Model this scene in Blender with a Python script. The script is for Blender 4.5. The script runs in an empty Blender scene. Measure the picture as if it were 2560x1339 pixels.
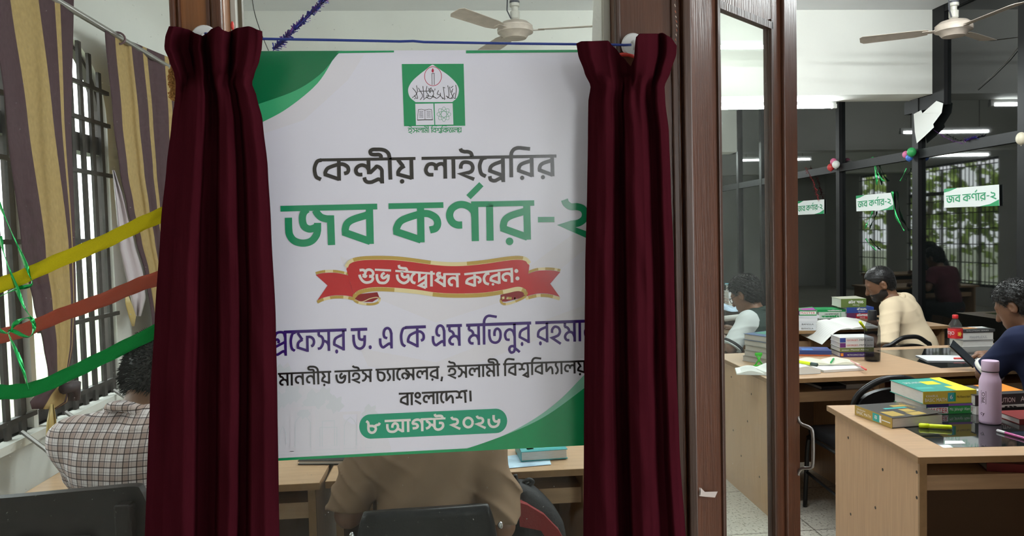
import bpy, bmesh, math, random
import numpy as np
from mathutils import Vector, Matrix
from mathutils.geometry import tessellate_polygon
rnd = random.Random(7)
sc = bpy.context.scene
COL = sc.collection
R = math.radians
# ------------------------------------------------------------------ camera
CAM = Vector((0, 0, 1.55)); FPX = 1850.0
YAW, PIT, ROLL = R(4.42), R(2.57), R(1.45)
_F = Vector((math.sin(YAW)*math.cos(PIT), math.cos(YAW)*math.cos(PIT), -math.sin(PIT)))
_R0 = Vector((math.cos(YAW), -math.sin(YAW), 0)); _U0 = _R0.cross(_F)
_RT = _R0*math.cos(ROLL) - _U0*math.sin(ROLL); _UP = _U0*math.cos(ROLL) + _R0*math.sin(ROLL)
cam = bpy.data.objects.new('camera', bpy.data.cameras.new('camera')); COL.objects.link(cam)
cam.data.sensor_width = 36; cam.data.lens = FPX/2560*36; cam.data.clip_start = .02; cam.data.clip_end = 200
cam.matrix_world = Matrix(((_RT.x, _UP.x, -_F.x, CAM.x), (_RT.y, _UP.y, -_F.y, CAM.y), (_RT.z, _UP.z, -_F.z, CAM.z), (0, 0, 0, 1)))
sc.camera = cam
# ------------------------------------------------------------------ world, exposure
sc.view_settings.view_transform = 'Standard'; sc.view_settings.look = 'None'
sc.view_settings.gamma = 1; sc.view_settings.use_curve_mapping = False
sc.view_settings.exposure = 0.55
wd = bpy.data.worlds.new('sky'); sc.world = wd; wd.use_nodes = True
_b = wd.node_tree.nodes['Background']; _b.inputs[0].default_value = (.93, .98, 1, 1); _b.inputs[1].default_value = 4.0
TUBE_POWER = 98.0
def ray(px, py):
    return _F*FPX + _RT*(px-1280) - _UP*(py-669.5)
def PY(px, py, Y):
    d = ray(px, py); return CAM + d*((Y-CAM.y)/d.y)
def PX(px, py, X):
    d = ray(px, py); return CAM + d*((X-CAM.x)/d.x)
def PZ(px, py, Z):
    d = ray(px, py); return CAM + d*((Z-CAM.z)/d.z)
# ------------------------------------------------------------------ materials
MATS = {}
def nmat(name):
    m = bpy.data.materials.new(name); m.use_nodes = True; MATS[name] = m
    return m, m.node_tree.nodes, m.node_tree.links, m.node_tree.nodes['Principled BSDF']
def mat(name, col=(.5, .5, .5), rough=.5, metal=0., spec=.5, var=0., vscale=8., stretch=(1, 1, 1), bump=0., bscale=60., sheen=0., coat=0., sss=0.):
    if name in MATS: return MATS[name]
    m, N, L, b = nmat(name)
    b.inputs['Base Color'].default_value = (*col, 1); b.inputs['Roughness'].default_value = rough
    b.inputs['Metallic'].default_value = metal; b.inputs['Specular IOR Level'].default_value = spec
    b.inputs['Sheen Weight'].default_value = sheen; b.inputs['Coat Weight'].default_value = coat
    if var or bump:
        tc = N.new('ShaderNodeTexCoord'); mp = N.new('ShaderNodeMapping'); mp.inputs['Scale'].default_value = stretch
        L.new(tc.outputs['Object'], mp.inputs[0])
    if var:
        n = N.new('ShaderNodeTexNoise'); n.inputs['Scale'].default_value = vscale; n.inputs['Detail'].default_value = 5
        L.new(mp.outputs[0], n.inputs['Vector'])
        r = N.new('ShaderNodeValToRGB'); r.color_ramp.elements[0].position = .3; r.color_ramp.elements[1].position = .7
        r.color_ramp.elements[0].color = (*[c*(1-var) for c in col], 1); r.color_ramp.elements[1].color = (*[min(1, c*(1+var)) for c in col], 1)
        L.new(n.outputs['Fac'], r.inputs[0]); L.new(r.outputs[0], b.inputs['Base Color'])
    if bump:
        n2 = N.new('ShaderNodeTexNoise'); n2.inputs['Scale'].default_value = bscale; n2.inputs['Detail'].default_value = 3
        L.new(mp.outputs[0], n2.inputs['Vector']); bp = N.new('ShaderNodeBump'); bp.inputs['Strength'].default_value = bump; bp.inputs['Distance'].default_value = .01
        L.new(n2.outputs['Fac'], bp.inputs['Height']); L.new(bp.outputs[0], b.inputs['Normal'])
    return m
def emis(name, col, s):
    if name in MATS: return MATS[name]
    m, N, L, b = nmat(name)
    b.inputs['Base Color'].default_value = (*col, 1); b.inputs['Emission Color'].default_value = (*col, 1); b.inputs['Emission Strength'].default_value = s
    return m
def glassmat(name, tint=(.96, .98, .97), haze=.03, ior=1.45, rough=.02, hazecol=(.8, .82, .8)):
    m, N, L, b = nmat(name); N.remove(b)
    out = N['Material Output']; tr = N.new('ShaderNodeBsdfTransparent'); tr.inputs[0].default_value = (*tint, 1)
    gl = N.new('ShaderNodeBsdfGlossy'); gl.inputs['Roughness'].default_value = rough
    df = N.new('ShaderNodeBsdfDiffuse'); df.inputs[0].default_value = (*hazecol, 1)
    lw = N.new('ShaderNodeLayerWeight'); lw.inputs[0].default_value = .5; pw = N.new('ShaderNodeMath'); pw.operation = 'POWER'; pw.inputs[1].default_value = 5
    fr = N.new('ShaderNodeMath'); fr.operation = 'MULTIPLY_ADD'; fr.inputs[1].default_value = .4; fr.inputs[2].default_value = .3*((ior-1)/(ior+1))**2; L.new(lw.outputs['Facing'], pw.inputs[0]); L.new(pw.outputs[0], fr.inputs[0])
    m1 = N.new('ShaderNodeMixShader'); m2 = N.new('ShaderNodeMixShader')
    L.new(fr.outputs[0], m1.inputs[0]); L.new(tr.outputs[0], m1.inputs[1]); L.new(gl.outputs[0], m1.inputs[2])
    tc = N.new('ShaderNodeTexCoord'); n = N.new('ShaderNodeTexNoise'); n.inputs['Scale'].default_value = 9; n.inputs['Detail'].default_value = 8; n.inputs['Roughness'].default_value = .7
    mp = N.new('ShaderNodeMapping'); mp.inputs['Scale'].default_value = (1, 1, .5)
    L.new(tc.outputs['Object'], mp.inputs[0]); L.new(mp.outputs[0], n.inputs['Vector'])
    r = N.new('ShaderNodeMapRange'); r.inputs[1].default_value = .35; r.inputs[2].default_value = .8; r.inputs[3].default_value = haze*.4; r.inputs[4].default_value = haze*2
    # fine dust specks
    n3 = N.new('ShaderNodeTexNoise'); n3.inputs['Scale'].default_value = 160; L.new(tc.outputs['Object'], n3.inputs['Vector'])
    r3 = N.new('ShaderNodeMapRange'); r3.inputs[1].default_value = .74; r3.inputs[2].default_value = .8; r3.inputs[3].default_value = 0; r3.inputs[4].default_value = .35
    ad = N.new('ShaderNodeMath'); ad.operation = 'ADD'
    L.new(n.outputs['Fac'], r.inputs[0]); L.new(n3.outputs['Fac'], r3.inputs[0]); L.new(r.outputs[0], ad.inputs[0]); L.new(r3.outputs[0], ad.inputs[1])
    L.new(ad.outputs[0], m2.inputs[0]); L.new(m1.outputs[0], m2.inputs[1]); L.new(df.outputs[0], m2.inputs[2]); L.new(m2.outputs[0], out.inputs[0])
    return m
def uvstripe(name, stops, rough=.6, sheen=.3, bump=.15, trans=0.):
    """colour by UV.x: stops [(pos, colour)] as constant bands"""
    m, N, L, b = nmat(name)
    uv = N.new('ShaderNodeUVMap'); sp = N.new('ShaderNodeSeparateXYZ'); L.new(uv.outputs[0], sp.inputs[0])
    r = N.new('ShaderNodeValToRGB'); r.color_ramp.interpolation = 'CONSTANT'
    while len(r.color_ramp.elements) < len(stops): r.color_ramp.elements.new(.5)
    for e, (p, c) in zip(r.color_ramp.elements, stops): e.position = p
    for e, (p, c) in zip(r.color_ramp.elements, stops): e.color = (*c, 1)
    L.new(sp.outputs[0], r.inputs[0])
    n = N.new('ShaderNodeTexNoise'); n.inputs['Scale'].default_value = 40; mp = N.new('ShaderNodeMapping'); mp.inputs['Scale'].default_value = (1, .3, 1)
    L.new(uv.outputs[0], mp.inputs[0]); L.new(mp.outputs[0], n.inputs['Vector'])
    mx = N.new('ShaderNodeMix'); mx.data_type = 'RGBA'; mx.blend_type = 'MULTIPLY'; mx.inputs['Factor'].default_value = .35
    L.new(r.outputs[0], mx.inputs['A']); L.new(n.outputs['Fac'], mx.inputs['B'])
    L.new(mx.outputs['Result'], b.inputs['Base Color']); b.inputs['Roughness'].default_value = rough; b.inputs['Sheen Weight'].default_value = sheen
    b.inputs['Specular IOR Level'].default_value = .05
    bp = N.new('ShaderNodeBump'); bp.inputs['Strength'].default_value = bump; bp.inputs['Distance'].default_value = .004
    L.new(n.outputs['Fac'], bp.inputs['Height']); L.new(bp.outputs[0], b.inputs['Normal'])
    if trans:
        t = N.new('ShaderNodeBsdfTranslucent'); mixs = N.new('ShaderNodeMixShader'); mixs.inputs[0].default_value = trans
        L.new(mx.outputs['Result'], t.inputs[0]); L.new(b.outputs[0], mixs.inputs[1]); L.new(t.outputs[0], mixs.inputs[2]); L.new(mixs.outputs[0], N['Material Output'].inputs[0])
    return m
# ------------------------------------------------------------------ mesh builder
def catmull(pts, n=8, closed=False):
    P = [Vector(p) for p in pts]
    if len(P) < 3 and not closed: return P
    out = []; m = len(P)
    for i in range(m if closed else m-1):
        p0 = P[(i-1) % m] if (closed or i) else P[0]*2-P[1]
        p1, p2 = P[i], P[(i+1) % m]
        p3 = P[(i+2) % m] if (closed or i+2 < m) else P[-1]*2-P[-2]
        for k in range(n):
            t = k/n; t2 = t*t; t3 = t2*t
            out.append(.5*((2*p1)+(p2-p0)*t+(2*p0-5*p1+4*p2-p3)*t2+(3*p1-p0-3*p2+p3)*t3))
    if not closed: out.append(P[-1])
    return out
class MB:
    def __init__(s): s.v = []; s.f = []; s.m = []; s.uv = {}
    def add(s, vs, fs, mi=0, uvs=None):
        o = len(s.v); s.v += [tuple(v) for v in vs]
        if uvs is not None:
            for k, u in enumerate(uvs): s.uv[o+k] = u
        for f in fs: s.f.append([o+i for i in f]); s.m.append(mi)
        return s
    def box(s, a, b, mi=0, M=None, bev=0.):
        x0, y0, z0 = a; x1, y1, z1 = b
        if bev:
            bm = bmesh.new(); bmesh.ops.create_cube(bm, size=1)
            for v in bm.verts: v.co = Vector(((x0+x1)/2+v.co.x*(x1-x0), (y0+y1)/2+v.co.y*(y1-y0), (z0+z1)/2+v.co.z*(z1-z0)))
            bmesh.ops.bevel(bm, geom=bm.edges[:], offset=bev, segments=2, affect='EDGES', profile=.5)
            bm.verts.index_update(); vs = [v.co.copy() for v in bm.verts]; fs = [[v.index for v in f.verts] for f in bm.faces]; bm.free()
        else:
            vs = [Vector(p) for p in ((x0,y0,z0),(x1,y0,z0),(x1,y1,z0),(x0,y1,z0),(x0,y0,z1),(x1,y0,z1),(x1,y1,z1),(x0,y1,z1))]
            fs = [(0,3,2,1),(4,5,6,7),(0,1,5,4),(1,2,6,5),(2,3,7,6),(3,0,4,7)]
        if M is not None: vs = [M @ v for v in vs]
        return s.add(vs, fs, mi)
    def tube(s, pts, r, n=8, mi=0, caps=True, closed=False):
        P = [Vector(p) for p in pts]; m = len(P); rr = r if isinstance(r, (list, tuple)) else [r]*m
        vs = []; fs = []; up = None
        for i, p in enumerate(P):
            t = (P[(i+1) % m]-P[i-1]) if closed else (P[min(i+1, m-1)]-P[max(i-1, 0)])
            if t.length < 1e-9: t = Vector((0, 0, 1))
            t.normalize()
            if up is None:
                up = Vector((0, 0, 1)) if abs(t.z) < .9 else Vector((1, 0, 0))
            a = up - t*up.dot(t)
            if a.length < 1e-6: a = t.orthogonal()
            a.normalize(); up = a; b = t.cross(a)
            for k in range(n):
                an = 2*math.pi*k/n; vs.append(p+(a*math.cos(an)+b*math.sin(an))*rr[i])
        for i in range(m if closed else m-1):
            for k in range(n):
                j = (i+1) % m
                fs.append((i*n+k, i*n+(k+1) % n, j*n+(k+1) % n, j*n+k))
        if caps and not closed:
            fs.append(tuple(range(n-1, -1, -1))); fs.append(tuple((m-1)*n+k for k in range(n)))
        return s.add(vs, fs, mi)
    def lathe(s, prof, c=(0, 0, 0), n=24, mi=0, M=None):
        vs = []; fs = []; m = len(prof)
        for (r, z) in prof:
            for k in range(n):
                a = 2*math.pi*k/n; vs.append(Vector((c[0]+r*math.cos(a), c[1]+r*math.sin(a), c[2]+z)))
        for i in range(m-1):
            for k in range(n): fs.append((i*n+k, i*n+(k+1) % n, (i+1)*n+(k+1) % n, (i+1)*n+k))
        fs.append(tuple(range(n-1, -1, -1))); fs.append(tuple((m-1)*n+k for k in range(n)))
        if M is not None: vs = [M @ v for v in vs]
        return s.add(vs, fs, mi)
    def ell(s, c, r, n=16, mi=0, M=None):
        vs = []; fs = []; h = n//2
        for i in range(h+1):
            th = math.pi*i/h
            for k in range(n):
                a = 2*math.pi*k/n
                vs.append(Vector((c[0]+r[0]*math.sin(th)*math.cos(a), c[1]+r[1]*math.sin(th)*math.sin(a), c[2]+r[2]*math.cos(th))))
        for i in range(h):
            for k in range(n): fs.append((i*n+k, (i+1)*n+k, (i+1)*n+(k+1) % n, i*n+(k+1) % n))
        if M is not None: vs = [M @ v for v in vs]
        return s.add(vs, fs, mi)
    def grid(s, rows, mi=0, uvs=None, closed=False):
        m = len(rows); n = len(rows[0]); fs = []
        for i in range(m-1):
            for k in range(n if closed else n-1):
                fs.append((i*n+k, i*n+(k+1) % n, (i+1)*n+(k+1) % n, (i+1)*n+k))
        return s.add([v for r in rows for v in r], fs, mi, [u for r in uvs for u in r] if uvs else None)
    def prism(s, poly, fn, t0, t1, mi=0, holes=()):
        """2-D polygon (with holes) extruded: fn(u, v, t) -> 3-D"""
        loops = [poly]+list(holes)
        tris = tessellate_polygon([[Vector((p[0], p[1], 0)) for p in l] for l in loops])
        flat = [p for l in loops for p in l]; n = len(flat)
        vs = [fn(p[0], p[1], t0) for p in flat]+[fn(p[0], p[1], t1) for p in flat]
        fs = [tuple(t) for t in tris]+[tuple(n+i for i in reversed(t)) for t in tris]
        o = 0
        for l in loops:
            k = len(l)
            for i in range(k): fs.append((o+i, o+(i+1) % k, n+o+(i+1) % k, n+o+i))
            o += k
        return s.add(vs, fs, mi)
    def flat(s, poly, fn, mi=0):
        step(fn)
        tris = tessellate_polygon([[Vector((p[0], p[1], 0)) for p in poly]])
        return s.add([fn(p[0], p[1]) for p in poly], [tuple(t) for t in tris], mi)
    def build(s, name, mats, parent=None, smooth=False, angle=None, loc=None, solid=0., sub=0, normals=True):
        me = bpy.data.meshes.new(name); me.from_pydata([tuple(v) for v in s.v], [], s.f); me.update()
        if not isinstance(mats, (list, tuple)): mats = [mats]
        for m in mats: me.materials.append(m)
        me.polygons.foreach_set('material_index', s.m)
        if s.uv:
            ul = me.uv_layers.new(name='UVMap')
            for lp in me.loops: ul.data[lp.index].uv = s.uv.get(lp.vertex_index, (0, 0))
        if normals:
            bm = bmesh.new(); bm.from_mesh(me); bmesh.ops.recalc_face_normals(bm, faces=bm.faces[:]); bm.to_mesh(me); bm.free()
        o = bpy.data.objects.new(name, me); COL.objects.link(o)
        if loc is not None: o.location = loc
        if smooth or angle is not None:
            me.polygons.foreach_set('use_smooth', [True]*len(me.polygons))
            if angle is not None: me.set_sharp_from_angle(angle=R(angle))
        if sub:
            d = o.modifiers.new('sub', 'SUBSURF'); d.levels = sub; d.render_levels = sub
        if solid:
            d = o.modifiers.new('solid', 'SOLIDIFY'); d.thickness = solid; d.offset = 0
        if parent is not None: o.parent = parent
        return o
def tag(o, label=None, cat=None, group=None, kind=None):
    if label: o['label'] = label
    if cat: o['category'] = cat
    if group: o['group'] = group
    if kind: o['kind'] = kind
    return o
def thing(name, label, cat, loc=(0, 0, 0), rz=0., group=None):
    o = bpy.data.objects.new(name, None); COL.objects.link(o); o.location = loc; o.rotation_euler = (0, 0, rz); o.empty_display_size = .05
    return tag(o, label, cat, group)
def struct(o, label=None):
    o['kind'] = 'structure'
    if label: o['label'] = label
    return o
def dup(root, loc, rz, label=None, group=None):
    r = root.copy(); COL.objects.link(r); r.location = loc; r.rotation_euler = (0, 0, rz)
    if label: r['label'] = label
    if group: r['group'] = group
    for ch in list(root.children):
        c = ch.copy(); COL.objects.link(c); c.parent = r
        for g in ch.children:
            d = g.copy(); COL.objects.link(d); d.parent = c
    return r
def text_polys(body, size=1.0, align='LEFT'):
    """mesh data (verts 2-D, faces) of Latin lettering set in the built-in font"""
    c = bpy.data.curves.new('lettering', 'FONT'); c.body = body; c.size = size; c.align_x = align; c.resolution_u = 3
    o = bpy.data.objects.new('lettering', c); COL.objects.link(o)
    dg = bpy.context.evaluated_depsgraph_get(); me = bpy.data.meshes.new_from_object(o.evaluated_get(dg))
    vs = [(v.co.x, v.co.y) for v in me.vertices]; fs = [tuple(p.vertices) for p in me.polygons]
    bpy.data.objects.remove(o); bpy.data.curves.remove(c); bpy.data.meshes.remove(me)
    return vs, fs
def put_text(mb, body, fn, width=None, height=None, x0=0., y0=0., mi=0):
    """letters into mb: fitted to width/height boxes, fn(u, v) -> 3-D"""
    vs, fs = text_polys(body)
    if not vs: return
    xs = [v[0] for v in vs]; ys = [v[1] for v in vs]; w = max(xs)-min(xs); h = max(ys)-min(ys)
    sx = width/w if width else height/h; sy = height/h if height else sx
    mb.add([fn(x0+(v[0]-min(xs))*sx, y0+(v[1]-min(ys))*sy) for v in vs], fs, mi)
class Lay:
    """a printed layer: every stroke sits 15 microns above the last so that crossings stay clean"""
    def __init__(s, f, k): s.f = f; s.k = k; s.n = 0
    def step(s): s.n = (s.n+1) % 7
    def __call__(s, x, y): return s.f(x, y, s.k*.00012+s.n*.000015)
def step(fn):
    if isinstance(fn, Lay): fn.step()
def ribbon(mb, pts, w, fn, mi=0, cap=0.):
    """flat stroke of width w along 2-D points with mitred joins"""
    step(fn)
    P = [Vector((p[0], p[1])) for p in pts]; Q = [P[0]]
    for p in P[1:]:
        if (p-Q[-1]).length > 1e-4: Q.append(p)
    if len(Q) < 2: return
    vs = []
    for i, p in enumerate(Q):
        a = (Q[i]-Q[i-1]).normalized() if i else None; b = (Q[i+1]-Q[i]).normalized() if i < len(Q)-1 else None
        if a is None: a = b
        if b is None: b = a
        na = Vector((-a.y, a.x)); nb = Vector((-b.y, b.x)); nn = na+nb
        if nn.length < .3: nn = na.copy()
        nn.normalize(); k = min(1/max(nn.dot(na), .42), 2.2)
        ww = w[i] if isinstance(w, list) else w
        vs.append(p+nn*k*ww/2); vs.append(p-nn*k*ww/2)
    fs = [(2*i, 2*i+1, 2*i+3, 2*i+2) for i in range(len(Q)-1)]
    mb.add([fn(v.x, v.y) for v in vs], fs, mi)
def disc(mb, c, r, fn, mi=0, n=20, ry=None):
    step(fn)
    mb.add([fn(c[0]+r*math.cos(2*math.pi*k/n), c[1]+(ry or r)*math.sin(2*math.pi*k/n)) for k in range(n)], [tuple(range(n))], mi)
# ------------------------------------------------------------------ the building
XL, XRW, YF, YB, ZC = -1.60, 4.12, 1.60, 19.0, 3.36
wall_m = mat('wall_paint', (.74, .74, .69), rough=.75, var=.05, vscale=1.5, bump=.08, bscale=30)
ceil_m = mat('ceiling_paint', (.74, .75, .76), rough=.8, var=.03, vscale=2)
dark_al = mat('black_aluminium', (.010, .010, .011), rough=.5, spec=.25)
wood = mat('varnished_wood', (.078, .027, .0125), rough=.30, var=.22, vscale=5, stretch=(9, 9, .5), bump=.12, bscale=20)
wood_d = mat('dark_varnished_wood', (.055, .024, .014), rough=.34, var=.3, vscale=5, stretch=(9, 9, .5), bump=.12, bscale=20)
wood_l = mat('orange_varnished_wood', (.20, .075, .024), rough=.33, var=.3, vscale=4, stretch=(10, 10, .45), bump=.1, bscale=18)
def floor_mat():
    m, N, L, b = nmat('terrazzo'); tc = N.new('ShaderNodeTexCoord')
    br = N.new('ShaderNodeTexBrick'); br.offset = 0; br.inputs['Scale'].default_value = 1; br.inputs['Brick Width'].default_value = .6; br.inputs['Row Height'].default_value = .6
    br.inputs['Mortar Size'].default_value = .004; br.inputs['Color1'].default_value = (.52, .49, .42, 1); br.inputs['Color2'].default_value = (.56, .53, .46, 1); br.inputs['Mortar'].default_value = (.2, .18, .15, 1)
    L.new(tc.outputs['Object'], br.inputs['Vector'])
    v = N.new('ShaderNodeTexVoronoi'); v.inputs['Scale'].default_value = 55; L.new(tc.outputs['Object'], v.inputs['Vector'])
    n = N.new('ShaderNodeTexNoise'); n.inputs['Scale'].default_value = 75; n.inputs['Detail'].default_value = 4; L.new(tc.outputs['Object'], n.inputs['Vector'])
    r = N.new('ShaderNodeValToRGB'); r.color_ramp.elements[0].position = .36; r.color_ramp.elements[0].color = (.28, .25, .22, 1); r.color_ramp.elements[1].position = .46; r.color_ramp.elements[1].color = (1, 1, 1, 1)
    L.new(n.outputs['Fac'], r.inputs[0]); mx = N.new('ShaderNodeMix'); mx.data_type = 'RGBA'; mx.blend_type = 'MULTIPLY'; mx.inputs['Factor'].default_value = .75
    L.new(br.outputs['Color'], mx.inputs['A']); L.new(r.outputs[0], mx.inputs['B']); L.new(mx.outputs['Result'], b.inputs['Base Color']); b.inputs['Roughness'].default_value = .32
    return m
terr = floor_mat()
conc = mat('corridor_paint', (.55, .53, .49), rough=.8)
b = MB(); b.box((XL-.3, -2.4, -.15), (XRW+.3, YB+.3, 0)); struct(b.build('floor', terr), 'pale speckled terrazzo floor')
b = MB(); b.box((XL-.3, -2.4, ZC), (6.3, YB+.3, ZC+.15)); struct(b.build('ceiling', ceil_m), 'white painted ceiling')
b = MB(); b.box((XRW+.3, -2.4, -.15), (6.3, 1.6, 0)); struct(b.build('floor_corridor', conc))
# left wall with arched windows; (y0, y1, sill, spring, arched)
WINS = [(1.70, 2.90, .87, 2.12, 'arch'), (2.93, 3.62, .87, 2.12, 'arch'), (12.7, 15.4, .35, 2.75, 'flat'), (16.2, 17.3, .35, 2.75, 'flat'), (6.3, 7.4, .87, 2.12, 'arch'), (8.6, 9.7, .87, 2.12, 'arch')]
WINS.sort()
def arch_pts(y0, y1, zs, n=16):
    c = (y0+y1)/2; r = (y1-y0)/2; h = min(r, .32)
    return [(c-r*math.cos(math.pi*i/n), zs+h*math.sin(math.pi*i/n)) for i in range(n+1)]
b = MB(); fX = lambda u, v, t: Vector((t, u, v)); y = YF-.05
for (y0, y1, zl, zs, kind) in WINS:
    b.prism([(y, 0), (y0, 0), (y0, ZC), (y, ZC)], fX, XL-.06, XL)
    b.prism([(y0, 0), (y1, 0), (y1, zl), (y0, zl)], fX, XL-.06, XL)
    top = arch_pts(y0, y1, zs) if kind == 'arch' else [(y0, zs), (y1, zs)]
    b.prism(top+[(y1, ZC), (y0, ZC)], fX, XL-.06, XL); y = y1
b.prism([(y, 0), (YB, 0), (YB, ZC), (y, ZC)], fX, XL-.06, XL)
struct(b.build('wall_left', wall_m), 'white window wall')
iron = mat('window_iron', (.050, .044, .040), rough=.55, metal=.3, var=.3, vscale=20)
sashw = mat('sash_wood', (.055, .045, .04), rough=.6, var=.3, vscale=10)
outglass = glassmat('window_pane', tint=(.97, .99, .98), haze=.02)
wi = 0
for (y0, y1, zl, zs, kind) in WINS:
    wi += 1; fr = MB(); xg = XL-.035
    top = arch_pts(y0, y1, zs) if kind == 'arch' else [(y0, zs), (y0, zs), (y1, zs), (y1, zs)]
    inn = arch_pts(y0+.025, y1-.025, zs) if kind == 'arch' else [(y0+.045, zs-.045), (y1-.045, zs-.045)]
    if kind == 'arch': inn = [(p[0], p[1]-.015) for p in inn]
    outl = [(y0, zl)]+[p for p in top]+[(y1, zl)]
    outl = [outl[0]]+[p for i, p in enumerate(outl[1:], 1) if p != outl[i-1]]
    ho_ = .025 if kind == 'arch' else .045; hole = [(y0+ho_, zl+.05)]+inn+[(y1-ho_, zl+.05)]
    fr.prism(outl, fX, xg-.02, xg+.01, 0, [hole])
    fr.box((xg-.045, y0+.03, zs-.16 if kind == 'arch' else zs-.62), (xg+.03, y1-.03, zs-.08 if kind == 'arch' else zs-.55))
    nb = 1 if y1-y0 < 1.5 else 4
    for k in range(1, nb+1):
        yy = y0+(y1-y0)*k/(nb+1); fr.box((xg-.02, yy-.018, zl+.03), (xg+.01, yy+.018, zs-.1))
    frame = struct(fr.build('window_%d' % wi, sashw)); 
    gr = MB(); xb = XL+.010; n = int((y1-y0)/(.086 if kind == 'arch' else .105))
    for k in range(1, n):
        yy = y0+(y1-y0)*k/n; c = (y0+y1)/2; r = (y1-y0)/2
        zt = zs+min(r, .32)*math.sqrt(max(0, 1-((yy-c)/r)**2)) if kind == 'arch' else zs
        hw = .014 if kind == 'arch' else .011; gr.box((xb-.006, yy-hw, zl), (xb+.006, yy+hw, zt))
    for zz in ([zl+.06, zl+.36, zl+.70, zl+1.0, zs-.02, zs+.13] if kind == 'arch' else [zl+.1, zl+.45, zl+.8, zl+1.1, zl+1.4, zl+1.65, zs-.12]):
        gr.box((xb-.004, y0+.01, zz-.009), (xb+.010, y1-.01, zz+.009))
    gr.build('grille', iron, frame)
    pn = MB(); pn.box((xg-.012, y0+.05, zl+.05), (xg-.008, y1-.05, zs-.12)); pn.build('pane', outglass, frame)
    if y0 < 4:
        for k, yy in enumerate((y0+.12, y1-.15)):
            st = MB(); st.tube([(xb+.03, yy, zl+.02), (xb+.13, yy-.05, zl-.03), (xb+.2, yy-.1, zl-.06)], .008, 6); st.ell((xb+.2, yy-.1, zl-.06), (.014,)*3, 8); st.build('stay_arm', mat('old_steel', (.35, .33, .31), rough=.45, metal=.7), frame)
        sl = MB(); sl.box((XL-.06, y0, zl-.03), (XL+.05, y1, zl)); sl.build('sill', wall_m, frame)
# pilaster on the window wall
b = MB(); b.box((XL, 4.55, 0), (XL+.12, 4.95, ZC)); struct(b.build('trim_1', wall_m), 'white wall pilaster')
# cross beams, far wall, rear
b = MB(); b.box((XL, 6.05, 2.655), (XRW-.03, 6.38, ZC)); struct(b.build('trim_2', wall_m), 'white cross beam')
for k, yy in ((3, 10.4), (4, 14.8)):
    b = MB(); b.box((XL, yy, 2.655), (XRW-.03, yy+.33, ZC)); struct(b.build('trim_%d' % k, wall_m), 'white cross beam further back')
b = MB(); b.box((XL-.06, YB, 0), (XRW+.1, YB+.2, ZC)); struct(b.build('wall_back', wall_m), 'far end wall')
# right wall: tinted glass in black aluminium
tg, N, L, bb = nmat('tinted_glass')
bb.inputs['Base Color'].default_value = (.004, .005, .005, 1); bb.inputs['Roughness'].default_value = .025; bb.inputs['IOR'].default_value = 1.75; bb.inputs['Specular IOR Level'].default_value = .5
b = MB(); b.box((XRW, 1.7, .02), (XRW+.012, YB, ZC)); struct(b.build('wall_right', tg), 'dark tinted glass partition')
MULL = [(PX(2563, 500, XRW).y, .07), (PX(2297, 500, XRW).y, .085), (PX(2102, 500, XRW).y, .07), (9.6, .07), (10.4, .07), (11.7, .07), (13, .07), (14.4, .07), (16, .07), (4.0, .07), (2.7, .07)]
b = MB()
for yy, w in MULL: b.box((XRW-.035, yy-w/2, 0), (XRW+.04, yy+w/2, ZC))
b.box((XRW-.03, 1.7, 2.13), (XRW+.04, YB, 2.21)); b.box((XRW-.03, 1.7, 0), (XRW+.04, YB, .09)); b.box((XRW-.03, 1.7, ZC-.06), (XRW+.04, YB, ZC))
b.box((XRW-.032, 5.90, 2.54), (XRW+.04, 6.05, ZC)); b.box((XRW-.028, 6.05, 2.54), (XRW+.04, 6.45, 2.65))
struct(b.build('trim_5', dark_al), 'black aluminium frame of the tinted glass partition')
# ------------------------------------------------------------------ front partition (the wooden screen)
def xa(px, Y=1.56, py=700): return PY(px, py, Y).x
ZT = 3.36
def vpost(name, x0, x1, m, y0=1.55, y1=1.67, ribs=(), rib_m=None):
    b = MB(); b.box((x0, y0, 0), (x1, y1, ZT), bev=.004)
    for (a, c, d) in ribs: b.box((a, y0-d, 0), (c, y0+.002, ZT), 1, bev=min(.004, d*.45))
    return struct(b.build(name, [m, rib_m or m]))
pl0, pl1 = xa(462), xa(592); w_ = pl1-pl0
vpost('trim_6', pl0, pl1, wood_l, ribs=[(pl0, pl0+.012, .012), (pl0+.014, pl0+.020, .007), (pl1-.022, pl1-.002, .012), (pl1-.034, pl1-.026, .006)], rib_m=wood)
pr0, pr1 = xa(1546), xa(1708)
vpost('trim_7', pr0, pr1, wood, ribs=[(pr0, pr0+.012, .008), (pr1-.022, pr1-.008, .006)], rib_m=wood_d)
b = MB(); b.box((pr1, 1.535, 0), (pr1+.018, 1.67, ZT), bev=.003); b.box((pr1+.018, 1.58, 0), (pr1+.03, 1.66, ZT)); struct(b.build('trim_8', wood_d), 'dark door jamb moulding')
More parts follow.
